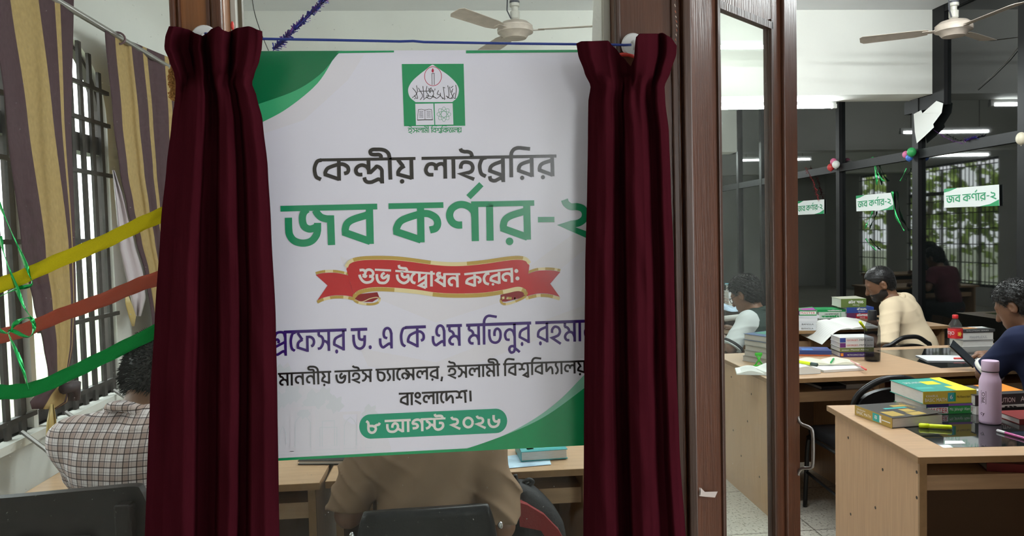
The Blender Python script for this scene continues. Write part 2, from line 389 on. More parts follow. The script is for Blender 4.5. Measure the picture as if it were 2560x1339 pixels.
# glazing beads beside the panes
b = MB(); b.box((pl1, 1.59, 0), (pl1+.012, 1.64, ZT), bev=.002); b.box((pr0-.016, 1.59, 0), (pr0, 1.64, ZT), bev=.002); struct(b.build('trim_9', mat('grey_bead', (.42, .40, .35), rough=.5)), 'grey glazing beads')
b = MB(); b.box((pl1+.012, 1.606, 0), (pl1+.02, 1.62, ZT)); struct(b.build('trim_10', mat('brown_putty', (.10, .07, .04), rough=.6)))
b = MB(); b.box((XL-.06, 1.55, 0), (pl0, 1.67, .16)); b.box((pl1, 1.55, 0), (pr0, 1.67, .16)); b.box((XL-.06, 1.55, 3.0), (pr0, 1.67, ZT)); struct(b.build('trim_11', wood), 'top and bottom rails of the wooden screen')
pane_m = glassmat('screen_glass', tint=(.95, .97, .96), haze=.006)
for nm, a, c in (('window_7', XL, pl0), ('window_8', pl1+.012, pr0-.016)):
    b = MB(); b.box((a, 1.604, .16), (c, 1.609, 3.0)); struct(b.build(nm, pane_m), 'fixed clear glass pane of the wooden screen')
b = MB(); b.box((1.64, 1.55, 0), (1.76, 1.67, ZT)); b.box((1.76, 1.56, 0), (XRW, 1.66, ZT)); b.box((pr1, 1.55, 2.5), (1.64, 1.67, ZT)); struct(b.build('wall_front', wood))
# door leaf, ajar into the room
HX, HY = pr1+.030, 1.628
ang = R(41)
D = Matrix.Translation((HX, HY, 0)) @ Matrix.Rotation(ang, 4, 'Z')
def leafx(px, py=700):
    d = ray(px, py); c, s = math.cos(ang), math.sin(ang)
    # solve  cam.x + k dx = HX + t c ;  k dy = HY + t s
    k = (HX*s-HY*c)/(d.x*s-d.y*c); return (d.x*k-HX)*c+(d.y*k-HY)*s
def leafz(px, py):
    d = ray(px, py); c, s = math.cos(ang), math.sin(ang); k = (HX*s-HY*c)/(d.x*s-d.y*c); return CAM.z+k*d.z
t0, t1, t2, tm = leafx(1800), leafx(1934), leafx(1989), leafx(1958)
zt0 = leafz(1926, 68)
b = MB(); th = .024
for (a, c) in ((.0, t0), (t1, t2)): b.box((a, 0, .02), (c, th, 2.46), 0, None, .003)
b.box((t0, .001, zt0), (t1, th-.001, 2.46)); b.box((t0, .001, .02), (t1, th-.001, .30))
# mouldings on the face
b.box((t1-.012, -.006, .28), (t1+.002, .004, zt0+.02), 1, None, .002); b.box((t0-.006, -.006, .28), (t0+.008, .004, zt0+.02), 1, None, .002)
b.box((tm-.004, -.010, .02), (t2, .002, 2.46), 0, None, .004); b.box((t0, -.006, zt0-.006), (t1, .004, zt0+.012), 1)
for v in range(len(b.v)): b.v[v] = tuple(D @ Vector(b.v[v]))
door = struct(b.build('door_1', [wood, wood_d]), 'brown wooden glazed door leaf standing ajar')
dg = glassmat('door_glass', tint=(.92, .95, .93), haze=.022)
b = MB(); b.box((t0, .006, .30), (t1, .010, zt0), 0, D); b.build('pane', dg, door)
steel = mat('handle_steel', (.26, .24, .23), rough=.33, metal=.9)
for nm, y0, sgn in (('handle', -.010, -1), ('handle', th, 1)):
    zc = leafz(1960, 1125); h = .062; tx = t2-.016 if sgn < 0 else t2-.03
    P = [(tx, y0, zc+h+.02), (tx, y0+sgn*.004, zc+h+.008), (tx, y0+sgn*.012, zc+h), (tx, y0+sgn*.034, zc+h-.006), (tx, y0+sgn*.042, zc+h-.022), (tx, y0+sgn*.042, zc-h+.022), (tx, y0+sgn*.034, zc-h+.006), (tx, y0+sgn*.012, zc-h), (tx, y0+sgn*.002, zc-h-.012), (tx, y0, zc-h-.022)]
    b = MB(); b.tube([D @ Vector(p) for p in catmull(P, 4)], .0045, 8); b.build(nm, steel, door, smooth=True)
b = MB()
for z in (zt0-.42, .5):
    b.box((-.012, -.006, z-.09), (.022, .004, z+.09), 0, D); b.tube([D @ Vector((-.006, -.006, z-.1)), D @ Vector((-.006, -.006, z+.1))], .007, 8)
b.build('hinge', mat('worn_brass', (.16, .10, .06), rough=.4, metal=.6), door)
# corridor on the camera's side
b = MB()
b.prism([(-3, 0), (6, 0), (6, ZC), (-3, ZC)], lambda u, v, t: Vector((u, t, v)), -2.4, -2.2, 0, [[(.6, 1.45), (.6, 2.4), (1.25, 2.4), (1.25, 1.45)], [(2.6, .9), (2.6, 2.4), (4.4, 2.4), (4.4, .9)]])
b.box((-3, -2.4, 0), (-2.9, 1.6, ZC)); struct(b.build('wall_corridor', conc))
b = MB(); b.box((-3, -2.4, -.15), (XL-.3, 1.6, 0)); b.box((-3, -2.4, ZC), (XL-.3, 1.6, ZC+.1)); struct(b.build('floor_corridor', conc))
# ground and greenery outside
b = MB(); b.box((-60, -30, -.6), (XL-.25, 60, -.55)); struct(b.build('floor_outside', mat('garden_ground', (.30, .33, .22), rough=.9, var=.3, vscale=2)), 'pale garden ground outside')
# tubes
tube_e = emis('tube_light_glow', (.93, 1.0, 1.0), TUBE_POWER)
tube_b = mat('tube_batten', (.8, .8, .78), rough=.4)
def tube(x0, x1, Y, Z, label, axis='x', on='y', hang=False, glow=None):
    t = thing('tube_light', label, 'light', ((x0+x1)/2, Y, Z) if axis == 'x' else (x0, (Y+x1)/2, Z), 0, 'fluorescent tubes in the reading room')
    L_ = abs(x1-x0) if axis == 'x' else abs(x1-Y)
    ax = Vector((1, 0, 0)) if axis == 'x' else Vector((0, 1, 0)); si = Vector((0, 1, 0)) if axis == 'x' else Vector((1, 0, 0))
    g = MB(); g.tube([ax*(-L_/2+.03), ax*(L_/2-.03)], .016, 10); g.build('glass_tube', glow or tube_e, t, smooth=True)
    h = MB(); off = Vector((0, .03, 0)) if on == 'y' else Vector((0, 0, .03))
    a = -ax*L_/2+off-Vector((.018, .018, .018)) if False else None
    if axis == 'x':
        lo, hi = (-L_/2, off.y-.012, off.z-.018), (L_/2, off.y+.012, off.z+.018)
    else: lo, hi = (off.x-.018, -L_/2, off.z-.012), (off.x+.018, L_/2, off.z+.012)
    h.box(lo, hi)
    for s in (-1, 1):
        c = ax*(s*(L_/2-.015)); h.box(tuple(c-Vector((.018, .018, .018))), tuple(c+Vector((.018, .018, .018))))
    h.build('batten', tube_b, t)
    if hang:
        for s in (-1, 1):
            r = MB(); c = ax*(s*L_*.38); r.tube([c+Vector((0, 0, .04)), c+Vector((0, 0, ZC-Z))], .004, 6); r.build('hanger_rod', iron, t)
    return t
tube(2.20, 3.40, 6.36, 2.612, 'glowing tube light under the cross beam, seen just right of the door leaf', on='z')
tube(1.55, 2.72, 5.70, 2.97, 'glowing tube light hung before the cross beam, seen through the door glass', on='z', hang=True, glow=emis('old_tube_glow', (.95, 1, .97), 13))
tube(2.4, 3.6, 3.95, 3.25, 'unseen tube light added on the ceiling to brighten the second and third desk rows', on='z')  # added out of view to brighten the rear desk rows
tube(1.95, 3.05, 8.26, 2.62, 'tube light hung on rods just beyond the white cross beam', on='z', hang=True)
tube(2.6, 3.8, 11.3, 2.62, 'tube light far back, seen small through the door glass', on='z', hang=True)
tube(-.17, 1.0, 11.06, 2.62, 'tube light far back behind the right maroon drape', on='z', hang=True)
tube(.5, 1.7, 2.9, 2.80, 'unseen tube light added on rods behind the right maroon drape as fill', on='z', hang=True)  # made-up lamp above the frame, hung low for more light on lower surfaces
tube(-.55, .65, 3.3, 2.80, 'unseen fill tube light added on rods behind the poster, before the cream fan', on='z', hang=True)  # extra lamp hidden from the camera, fills the left and middle of the room
tube(2.3, 3.5, 3.75, 2.98, 'unseen overhead tube light added between the second desk row and the fan', on='z', hang=True)  # invented overhead lamp, lifts the right half of the room
tube(1.9, 3.1, 2.7, 2.75, 'unseen tube light added on rods to light the desk by the doorway', on='z', hang=True)  # no lamp is seen here; added to brighten the nearest desk

# ------------------------------------------------------------------ stroke alphabet (letters drawn as centre lines)
GL = {}
def G(name, box, strokes): GL[name] = (box, [(p.split()[0], [tuple(float(t) for t in q.split(',')) for q in p.split()[1:]]) for p in strokes.split(';') if p.strip()])
G('e', (95,255,385,790), 'c 262,385 180,415 132,520 132,620 165,715 252,762')
G('k', (298,820,380,785), 'l 597,380 604,785;c 597,468 450,515 375,555 338,620 336,660;l 336,640 338,668 604,758;c 604,465 690,470 765,515 785,580 760,630 700,648')
G('ndr', (890,1475,372,775), 'l 1172,380 1180,660;c 1175,570 1130,510 1040,485 960,520 928,580 945,640 990,668 1055,668;l 1150,625 1215,625 1320,525;c 1310,530 1335,510 1390,530 1430,580 1435,640;l 1434,625 1440,840;c 1092,722 1110,780 1160,815 1240,815;l 1230,818 1345,765;c 1335,768 1370,758 1410,775 1432,805')
G('ii', (1175,1640,365,765), 'l 1583,335 1600,765;c 1583,345 1560,260 1500,205 1420,182 1330,180 1260,182 1215,205 1208,240 1230,272 1290,282 1375,282 1412,305 1418,345')
G('y', (1710,2050,358,760), 'l 2003,358 2013,758;l 1740,375 1845,505 ;c 1875,500 1800,545 1755,605 1748,650;l 1748,635 1750,665 2013,735;d 1825,800,44')
G('yy', (1710,2050,358,760), 'l 2003,358 2013,758;l 1740,375 1865,505 ;c 1875,500 1800,545 1755,605 1748,650;l 1748,635 1750,665 2013,735')
G('l', (145,550,322,685), 'l 515,322 522,685;c 520,500 505,450 465,422 410,428 365,460 355,490;l 355,470 355,535;c 355,490 340,445 285,422 215,440 178,510 185,570 230,612 310,615')
G('aa', (630,705,318,682), 'l 664,318 670,682')
G('i_', (755,1045,312,685), 'c 790,150 805,185 860,205 920,207 975,230 1000,290;c 797,508 800,450 835,400 905,392 975,415 1010,480 990,550 920,585;l 935,577 795,602 1035,695')
G('br', (1282,1585,300,655), 'l 1545,300 1552,745;c 1545,372 1400,425 1335,470 1315,525 1315,545;l 1315,530 1315,545 1550,630;c 1312,640 1325,695 1370,720 1415,720;l 1405,724 1490,680;c 1480,685 1520,675 1550,710')
G('ik', (1655,2030,295,660), 'l 1690,260 1695,660;c 1690,280 1700,220 1740,165 1800,140 1860,138;l 1845,137 2028,157')
G('b', (1470,2180,325,1155), 'l 2085,325 2105,1155;c 2085,495 1730,605 1590,700 1548,820 1551,900;l 1550,870 1552,905 2105,1100')
G('r', (1470,2180,325,1155), 'l 2085,325 2105,1155;c 2085,495 1730,605 1590,700 1548,820 1551,900;l 1550,870 1552,905 2105,1100;d 1690,1195,88')
G('j', (195,1320,360,1180), 'l 278,570 285,850;c 285,820 305,950 390,1070 530,1130 680,1130 810,1075 900,960 928,850;l 928,870 928,685;c 700,380 630,440 592,540 598,680 645,775 740,822 840,805 920,760;c 880,400 925,480 1010,560 1110,592 1150,597;l 1110,597 1220,597 1240,1180')
G('nn', (1225,1870,470,1200), 'l 1785,470 1800,1200;c 1792,740 1770,620 1690,530 1570,483 1450,490 1340,560 1295,660 1305,760 1365,845 1450,882 1540,882')
G('two', (1595,2230,385,1165), 'c 1660,385 1690,460 1780,520 1900,523 2000,560 2050,650 2030,760 1930,840 1770,868;l 1810,860 1665,895 2215,1130')
G('shu', (980,1280,345,600), 'c 1000,350 1070,345 1110,380 1100,430 1060,455;c 1105,400 1140,348 1200,340 1250,370 1265,420 1235,460 1185,462;c 1185,470 1240,478 1258,520 1220,570 1130,588 1060,555 1010,480 1000,435;c 1060,455 1110,475 1135,440')
G('bh', (1465,1725,280,560), 'c 1490,350 1495,450 1530,530 1590,550 1650,540 1695,480 1705,400 1705,362;l 1705,365 1640,425;c 1660,415 1610,440 1580,400 1595,350 1635,322')
G('u_', (1700,1950,370,620), 'c 1762,248 1775,295 1840,312 1900,318 1925,365;c 1825,375 1825,450 1870,488 1930,465 1937,425;c 1937,430 1950,540 1870,598 1790,570 1740,510 1728,432')
G('dbo', (1995,2430,395,665), 'c 2075,405 2020,455 2005,535 2035,585 2085,597;l 2160,395 2160,545 2285,465 2287,690;l 2287,690 2165,645 2287,572;l 2395,365 2395,665')
G('dh', (0,190,410,680), 'l 165,410 165,675;c 95,412 50,405 25,430 45,470 105,468;l 105,465 5,545 165,650;l 165,480 100,505')
G('n', (460,690,308,608), 'l 658,308 665,608;c 660,470 640,430 600,400 545,402 495,440 490,500 520,550 570,558')
G('pr', (20,300,240,615), 'l 265,240 275,710;c 262,330 235,255 160,238 90,262 60,320;c 60,400 110,385 135,420 125,460;l 50,545 270,430;c 20,600 40,680 120,690;l 110,692 215,625;c 205,630 240,620 272,660')
G('ph', (495,860,240,630), 'l 705,310 712,632;c 690,338 770,335 825,375 840,440 820,500 785,522;l 515,255 608,390;c 612,388 545,430 520,480 520,545;l 520,525 520,547 712,608')
G('s', (910,1165,210,612), 'l 1135,210 1140,612;l 935,220 935,310;c 930,305 990,330 1023,390 1015,480 970,555 915,570;c 1022,415 1065,420 1110,450 1135,500 1140,550')
G('dd', (1610,1880,185,590), 'l 1740,185 1740,300;c 1740,280 1750,365 1800,390 1848,365 1855,320;l 1855,300 1856,420;c 1856,400 1845,500 1790,560 1720,560 1660,505 1635,410;l 1636,425 1630,290')
G('e_', (2140,2415,165,565), 'c 2305,360 2250,335 2235,260 2258,185 2310,157 2362,190 2388,270;l 2387,250 2392,565;c 2163,362 2170,470 2200,530 2240,545;l 2225,547 2335,470;c 2325,476 2360,468 2392,510')
G('m', (1680,1955,300,740), 'l 1920,300 1930,740;l 1708,320 1708,412;c 1700,408 1760,425 1795,465 1808,520;c 1928,640 1895,560 1840,525 1770,540 1720,600 1718,660 1755,703 1810,705')
G('t', (545,805,325,700), 'c 570,408 572,540 605,635 680,668 750,640 785,560 780,450 735,398 690,415 670,470 670,540')
G('nu', (850,1165,300,700), 'l 1055,300 1065,770;c 1058,540 1030,450 965,410 900,445 875,520 900,600 965,612;c 1065,765 1035,735 980,745 957,800 990,858 1045,840 1065,780;l 1060,770 1160,850')
G('h', (1760,1965,260,650), 'c 1785,480 1790,410 1840,358 1910,380 1938,450 1910,520 1850,552;l 1865,548 1785,575 1955,690')
G('ch', (215,430,335,610), 'l 240,335 245,510;c 244,490 262,565 310,600 370,590 407,530 402,450 355,405 250,395')
G('ya', (470,570,335,610), 'c 495,340 485,400 525,455 545,510 525,570 475,600')
G('ns', (825,1145,305,590), 'l 1115,300 1120,590;l 940,320 940,365;c 935,360 990,385 1015,450 990,525 920,560;c 1015,440 1060,450 1095,485 1118,540;c 895,545 850,510 848,450 895,420 960,440 985,495')
G('shb', (1320,1500,190,400), 'c 1325,290 1365,285 1382,245 1370,205 1330,190;c 1430,290 1390,280 1382,235 1400,195 1440,187;c 1420,186 1465,195 1480,245 1480,280;l 1480,260 1487,425;l 1480,335 1412,385 1487,418')
G('d', (1775,1910,185,370), 'l 1790,185 1790,318;l 1778,318 1798,318 1850,255;c 1843,258 1870,250 1890,285 1892,310;l 1892,295 1895,370')
G('sh', (1360,1610,140,395), 'c 1360,285 1415,280 1437,220 1420,170 1370,150;c 1500,285 1450,275 1437,215 1465,160 1540,145;l 1520,147 1608,137;c 1480,150 1530,150 1558,190 1562,230;l 1560,210 1570,395')
G('ng', (480,630,175,440), 'o 550,235,50,50;l 490,345 622,420')
G('eight', (440,905,550,930), 'c 455,540 510,580 525,650 525,780 555,870 630,908 715,880 762,795 740,730 660,695 540,695;c 730,700 790,665 860,645 890,592')
G('aa_', (1090,1670,540,890), 'l 1625,520 1630,890;c 1130,630 1135,760 1180,850 1260,878 1360,868 1440,805 1470,720 1450,640 1380,607 1320,640 1295,690 1290,750;l 1460,775 1630,868')
G('g', (1910,2290,500,860), 'l 2245,490 2250,860;c 2247,640 2200,530 2100,490 2000,515 1950,570 1945,635;c 1930,622 2050,630 2105,690 2060,752 1940,770')
G('st', (720,1110,735,980), 'l 745,740 745,800;c 740,795 790,815 812,870 780,920 725,945;l 905,730 908,860;c 812,870 860,865 908,905;c 906,840 915,930 970,965 1040,950 1088,895 1075,830 1000,822;c 910,635 930,675 1000,672 1060,680 1088,735')
G('six', (2040,2310,655,905), 'c 2065,735 2068,830 2115,895 2190,905 2255,870 2283,800;l 2284,815 2284,738;c 2168,655 2170,740 2205,792 2285,785')
G('th', (150,400,300,690), 'l 275,300 275,400;c 275,390 190,420 165,520 200,640 290,670 370,610 385,520 340,450 260,470')
G('p', (1225,1870,470,1200), 'l 1785,470 1800,1200;c 1785,700 1690,560 1560,500 1400,520 1300,620 1360,740 1450,760;l 1300,900 1790,740')
def put_glyph(mb, g, x0, x1, T, B, w, tr, fn, mi=0):
    (L, Rr, t, b), st = GL[g]; sx = (x1-x0)/(Rr-L); sy = (B-T)/(b-t)
    f = lambda p: tr(x0+(p[0]-L)*sx, T+(p[1]-t)*sy)
    for k, pts in st:
        if k == 'd':
            x, y, r = pts[0]; c = f((x, y)); rx = abs(f((x+r, y))[0]-c[0]); disc(mb, c, rx, fn, mi, 18, abs(f((x, y+r))[1]-c[1]))
        elif k == 'o':
            x, y, rx, ry = pts[0]; q = [f((x+rx*math.cos(a*math.pi/12), y+ry*math.sin(a*math.pi/12))) for a in range(25)]
            ribbon(mb, q, w, fn, mi)
        elif k == 'c': ribbon(mb, [(v.x, v.y) for v in catmull([(*f(p), 0) for p in pts], 6)], w, fn, mi)
        else: ribbon(mb, [f(p) for p in pts], w, fn, mi)
def put_line(mb, crop, items, heads, w, fn, mi=0):
    """crop = (ox, oy, scale): the lettering was measured in an enlarged view of the sheet"""
    ox, oy, s = crop; tr = lambda x, y: (ox+x/s, oy+y/s)
    for it in items:
        g, x0, x1, T, B = it
        put_glyph(mb, g, x0, x1, T, B, w, tr, fn, mi)
    for (x0, y0, x1, y1, hw) in heads: ribbon(mb, [tr(x0, y0), tr(x1, y1)], hw/s, fn, mi)
def title_lines(mb, fn, mi=0, k=1.):
    """the large green line (also on the small door signs)"""
    put_line(mb, (690, 480, 8.926), [('j', 195,1320,360,1180), ('b', 1470,2180,325,1155)], [(100,370,2260,320,128)], 18*k, fn, mi)
    put_line(mb, (960, 450, 7.877), [('k', 180,1120,505,1225), ('nn', 1225,1870,470,1200)], [(90,513,1170,490,112), (1715,475,2060,470,112)], 18*k, fn, mi)
    ribbon(mb, [(960+1665/7.877, 450+335/7.877), (960+1918/7.877, 450+80/7.877)], 15*k, fn, mi)
    put_line(mb, (1200, 450, 7.875), [('aa', 120,270,460,1190), ('r', 395,1000,455,1170), ('two', 1595,2260,385,1165)], [(-30,475,1068,450,108), (1140,777,1465,775,108)], 17.5*k, fn, mi)
# ------------------------------------------------------------------ the inauguration poster on the glass
YP = 1.600
def build_poster():
    base = PY(1080, 1150, YP)
    root = thing('poster', 'large white poster with green corners and red ribbon, between the two maroon drapes', 'poster', base)
    lay = [0]
    def fnl(k): return Lay(lambda x, y, d: PY(x, y, YP-.0016-d)-base, k)
    vinyl = lambda n, c, **kw: mat('print_'+n, c, rough=.24, spec=.8, bump=.05, bscale=18, **kw)
    white = vinyl('white', (.745, .73, .83)); green = vinyl('green', (.008, .29, .105)); dgreen = vinyl('dark_green', (.004, .165, .06))
    lgreen = vinyl('light_green', (.05, .43, .19)); mint = vinyl('mint', (.25, .55, .42)); black = vinyl('black', (.012, .008, .009)); brown = vinyl('brown_black', (.022, .017, .015))
    purple = vinyl('purple', (.045, .012, .16)); red = vinyl('red', (.52, .018, .022)); dred = vinyl('dark_red', (.25, .006, .01))
    gold = vinyl('gold', (.50, .33, .07)); pgold = vinyl('pale_gold', (.78, .66, .36)); crimson = vinyl('crimson', (.45, .01, .05)); cream = vinyl('cream', (.74, .70, .68)); pale = vinyl('pale_grey', (.735, .71, .775))
    wash = vinyl('blue_wash', (.67, .69, .745)); wash2 = vinyl('grey_wash', (.725, .71, .775)); title = vinyl('title_green', (.012, .285, .125)); pill = vinyl('pill_green', (.012, .31, .175))
    # sheet with real thickness
    Q = [(618, 127.3), (1514, 123.8), (1524, 1109.5), (648, 1153.5)]
    b = MB(); f0 = [PY(x, y, YP-.0015)-base for x, y in Q]; f1 = [p+Vector((0, .0015, 0)) for p in f0]
    b.add(f0+f1, [(0, 1, 2, 3), (7, 6, 5, 4), (0, 4, 5, 1), (1, 5, 6, 2), (2, 6, 7, 3), (3, 7, 4, 0)]); b.build('sheet', white, root)
    # washes, corners, borders
    b = MB(); f = fnl(1)
    b.flat([(640, 340), (760, 300), (870, 200), (910, 137), (845, 137), (790, 212), (720, 272), (640, 312)], f, 0)
    b.flat([(850, 640), (1090, 742), (1330, 660), (1466, 560), (1466, 620), (1330, 730), (1090, 806), (880, 720)], f, 0)
    b.flat([(900, 870), (1090, 905), (1466, 760), (1466, 800), (1100, 945), (920, 915)], f, 0)
    b.build('faint_background_bands', pale, root)
    b = MB(); f = fnl(2)
    b.flat([(660, 1146), (672, 1010), (690, 930), (720, 905), (745, 955), (800, 975), (830, 1000), (852, 1040), (880, 1060), (960, 1060), (980, 1128)], f, 0)
    b.build('faint_gate_backdrop', wash2, root)
    b = MB(); f = fnl(3)
    for (cx, cy, r) in ((705, 940, 26), (730, 985, 22), (785, 1000, 24), (812, 985, 17), (838, 1010, 20), (700, 1000, 20), (760, 1030, 15), (925, 1030, 18)):
        b.flat([(cx+r*(1+.25*math.sin(5*a))*math.cos(a), cy+r*(1+.25*math.cos(7*a))*math.sin(a)) for a in [2*math.pi*i/28 for i in range(28)]], f, 0)
        b.build('faint_tree', wash, root); b = MB()
    b = MB(); f = fnl(4)
    for (x0, x1, y0, y1) in ((690, 700, 1052, 1135), (725, 735, 1018, 1135), (778, 788, 1015, 1132), (850, 858, 1030, 1128), (893, 900, 1030, 1126), (905, 912, 1045, 1125)):
        b.flat([(x0, y0), (x1, y0), (x1, y1), (x0, y1)], f, 1)
    b.flat([(722, 1018), (790, 1014), (790, 1022), (722, 1026)], f, 1); b.flat([(848, 1029), (902, 1027), (902, 1034), (848, 1036)], f, 1)
    for (cx, w, yt, yb) in ((757, 19, 1040, 1118), (876, 15, 1046, 1112), (707, 8, 1070, 1110)):
        ribbon(b, [(cx-w, yb), (cx-w, yt+16), (cx-w*.6, yt+4), (cx, yt-4), (cx+w*.6, yt+4), (cx+w, yt+16), (cx+w, yb)], 2.2, f, 0)
    for (x0, x1, y0) in ((800, 842, 1068), (806, 836, 1052)): ribbon(b, [(x0, 1116), (x0, y0), (x1, y0-1), (x1, 1114)], 2.4, f, 0)
    disc(b, (821, 1060), 7, f, 1); b.flat([(805, 1075), (838, 1074), (838, 1110), (805, 1112)], f, 1)
    for y in (1124, 1132): ribbon(b, [(680, y+6), (930, y-6)], 1.4, f, 0)
    b.build('faint_gate_drawing', [wash, pale], root)
    b = MB(); f = fnl(2)
    b.flat([(618, 127.6)]+[(v.x, v.y) for v in catmull([(848, 126.8, 0), (836, 143, 0), (793, 209, 0), (721, 269, 0), (658, 304, 0), (618, 320, 0)], 6)], f, 0)
    b.build('corner_band', lgreen, root)
    b = MB(); f = fnl(3)
    b.flat([(618, 127.6)]+[(v.x, v.y) for v in catmull([(855, 126.8, 0), (842, 138, 0), (801, 185, 0), (741, 225, 0), (655, 257, 0), (618, 268, 0)], 6)], f, 0)
    b.build('corner_swoosh', dgreen, root)
    b = MB(); b.flat([(848, 127), (985, 126.4), (985, 130.8), (840, 133)], f); b.build('top_border', green, root)
    b = MB(); b.flat([(1165, 126), (1513, 124), (1513, 130), (1165, 133)], f); b.build('top_border', green, root)
    b = MB(); f = fnl(2)
    b.flat([(v.x, v.y) for v in catmull([(1520, 880, 0), (1465, 932, 0), (1400, 998, 0), (1330, 1050, 0), (1240, 1096, 0), (1140, 1128.5, 0)], 6)]+[(1300, 1120), (1524, 1109)], f, 0)
    b.build('lower_corner_band', mint, root)
    b = MB(); f = fnl(3)
    b.flat([(v.x, v.y) for v in catmull([(1520, 920, 0), (1465, 966, 0), (1371, 1035, 0), (1287, 1077, 0), (1175, 1118, 0), (1120, 1129.5, 0)], 6)]+[(1118, 1129.5), (648, 1153), (648, 1147), (690, 1145.5), (1090, 1125), (1165, 1121), (1300, 1114), (1524, 1109.2)], f, 0)
    b.flat([(1524, 1109.5), (1524, 1103), (1150, 1121), (648, 1147), (648, 1153.5)], f, 0)
    b.build('lower_border', green, root)
    # emblem
    e = MB(); f = fnl(2); T = lambda x, y: (980+x/6.533, 140+y/6.533)
    e.flat([T(160, 130), T(1170, 126), T(1197, 1138), T(197, 1145)], f, 0)
    f = fnl(3)
    dome = [(385, 752), (300, 680), (265, 590), (275, 500), (340, 400), (450, 300), (560, 215), (620, 165), (665, 142), (710, 170), (800, 230), (920, 315), (1030, 420), (1085, 510), (1090, 590), (1060, 680), (985, 750)]
    e.flat([T(*p) for p in [(p.x, p.y) for p in catmull([(*q, 0) for q in dome], 4)]], f, 1)
    e.flat([T(380, 780), T(676, 775), T(690, 1122), T(392, 1128)], f, 1); e.flat([T(695, 775), T(990, 770), T(1003, 1118), T(706, 1122)], f, 1)
    f = fnl(4)
    ribbon(e, [T(670+138*math.cos(a*math.pi/20), 330+155*math.sin(a*math.pi/20)) for a in range(41)], 1.5, f, 3)
    e.flat([T(*p) for p in ((665, 195), (685, 230), (682, 258), (665, 272), (648, 258), (646, 230))], f, 3)
    ribbon(e, [T(655, 472), T(652, 285), T(688, 280), T(692, 472)], 1.2, f, 2)
    for s in ('1040,470 1050,560 1030,690', '995,530 970,610 1000,680 940,690 905,660', '965,520 1000,490', '910,480 925,560 930,650 905,690', '940,500 955,600', '840,520 850,600 855,690 800,660 790,600', '830,510 868,520', '815,690 835,700', '850,715 870,690', '760,560 740,620 790,640 730,690 680,660 660,640', '700,530 700,560', '655,540 680,620 640,690 590,690 560,660', '600,520 620,600 640,520 600,560', '570,490 560,580 600,650 540,690', '505,490 515,600 520,690', '430,520 500,640 480,690', '400,480 415,570 385,640 330,680', '335,520 390,590 420,690', '430,575 600,570 690,570', '360,640 400,690 420,690', '460,715 480,690', '515,715 535,690', '365,700 385,690', '1010,690 1045,690', '975,560 985,590', '560,640 720,680', '880,650 960,690 1020,600'):
        ribbon(e, [T(v.x, v.y) for v in catmull([(*map(float, q.split(',')), 0) for q in s.split()], 5)], 1.5, f, 2)
    ribbon(e, [T(*p) for p in ((415, 1045), (430, 875), (480, 868), (538, 882), (600, 868), (645, 872), (662, 1040))], 1.0, f, 2); ribbon(e, [T(538, 882), T(540, 1040)], .9, f, 2)
    ribbon(e, [T(412, 1045), T(540, 1040), T(666, 1040)], 2.0, f, 2)
    for i in range(5):
        y = 905+i*23; ribbon(e, [T(445, y), T(475, y-4), T(512, y)], .9, f, 2); ribbon(e, [T(565, y), T(595, y-4), T(632, y)], .9, f, 2)
    for k in range(4):
        a0 = k*math.pi/4; c, s = math.cos(a0), math.sin(a0)
        ribbon(e, [T(847+(115*math.cos(t)*c-45*math.sin(t)*s), 950+1.04*(115*math.cos(t)*s+45*math.sin(t)*c)) for t in [math.pi*i/16 for i in range(33)]], .8, f, 0)
    e.build('emblem', [green, white, black, crimson], root)
    e = MB(); w = 1.8; cr = (980, 140, 6.533)
    put_line(e, cr, [('i_', 262,330,1172,1262), ('s', 335,412,1172,1252), ('l', 415,500,1172,1252), ('aa', 505,525,1172,1252), ('m', 530,580,1172,1252), ('ii', 525,605,1172,1252),
        ('ik', 640,735,1172,1252), ('b', 660,720,1172,1248), ('shb', 725,805,1178,1250), ('ik', 805,895,1172,1252), ('b', 830,890,1172,1248), ('d', 895,950,1172,1248), ('ya', 950,985,1172,1250), ('aa', 985,1003,1172,1250), ('l', 1005,1080,1172,1250), ('y', 1075,1135,1172,1245)],
        [(258,1176,600,1176,12), (632,1176,730,1176,12), (790,1176,1140,1172,12)], w, fnl(2), 0)
    e.build('emblem_caption', green, root)
    # headline lines
    e = MB(); f = fnl(6)
    put_line(e, (770, 350, 7.758), [('e', 95,255,385,790), ('k', 298,820,380,785), ('ndr', 890,1475,372,775), ('ii', 1175,1640,365,765), ('y', 1710,2050,358,760)], [(245,385,2085,356,57)], 9.4, f)
    put_line(e, (1040, 350, 7.111), [('l', 145,550,322,685), ('aa', 630,705,318,682), ('i_', 755,1045,312,685), ('e', 1105,1245,308,668), ('br', 1282,1585,300,655), ('ik', 1655,2030,295,660), ('r', 1795,2095,290,652), ('r', 2165,2460,285,642)], [(100,325,2497,282,55)], 9.2, f)
    e.build('lettering_library_line', brown, root)
    e = MB(); title_lines(e, fnl(6)); e.build('lettering_title_line', title, root)
    e = MB(); f = fnl(6)
    put_line(e, (680, 800, 8.0), [('pr', 20,300,240,615), ('e', 355,460,245,640), ('ph', 495,860,240,630), ('s', 910,1165,210,612), ('r', 1220,1460,205,605), ('dd', 1610,1880,185,590), ('e_', 2140,2415,165,565)], [(235,236,1490,192,60), (1575,190,1905,178,60)], 6.5, f)
    disc(e, (680+1965/8, 800+540/8), 3.9, f, 0, 16, 5)
    put_line(e, (930, 780, 8.828), [('e', 620,740,340,785), ('k', 770,1170,330,775), ('e_', 1320,1625,303,752), ('m', 1680,1955,300,740)], [(735,338,1190,320,66), (1645,302,1985,290,66)], 6.5, f)
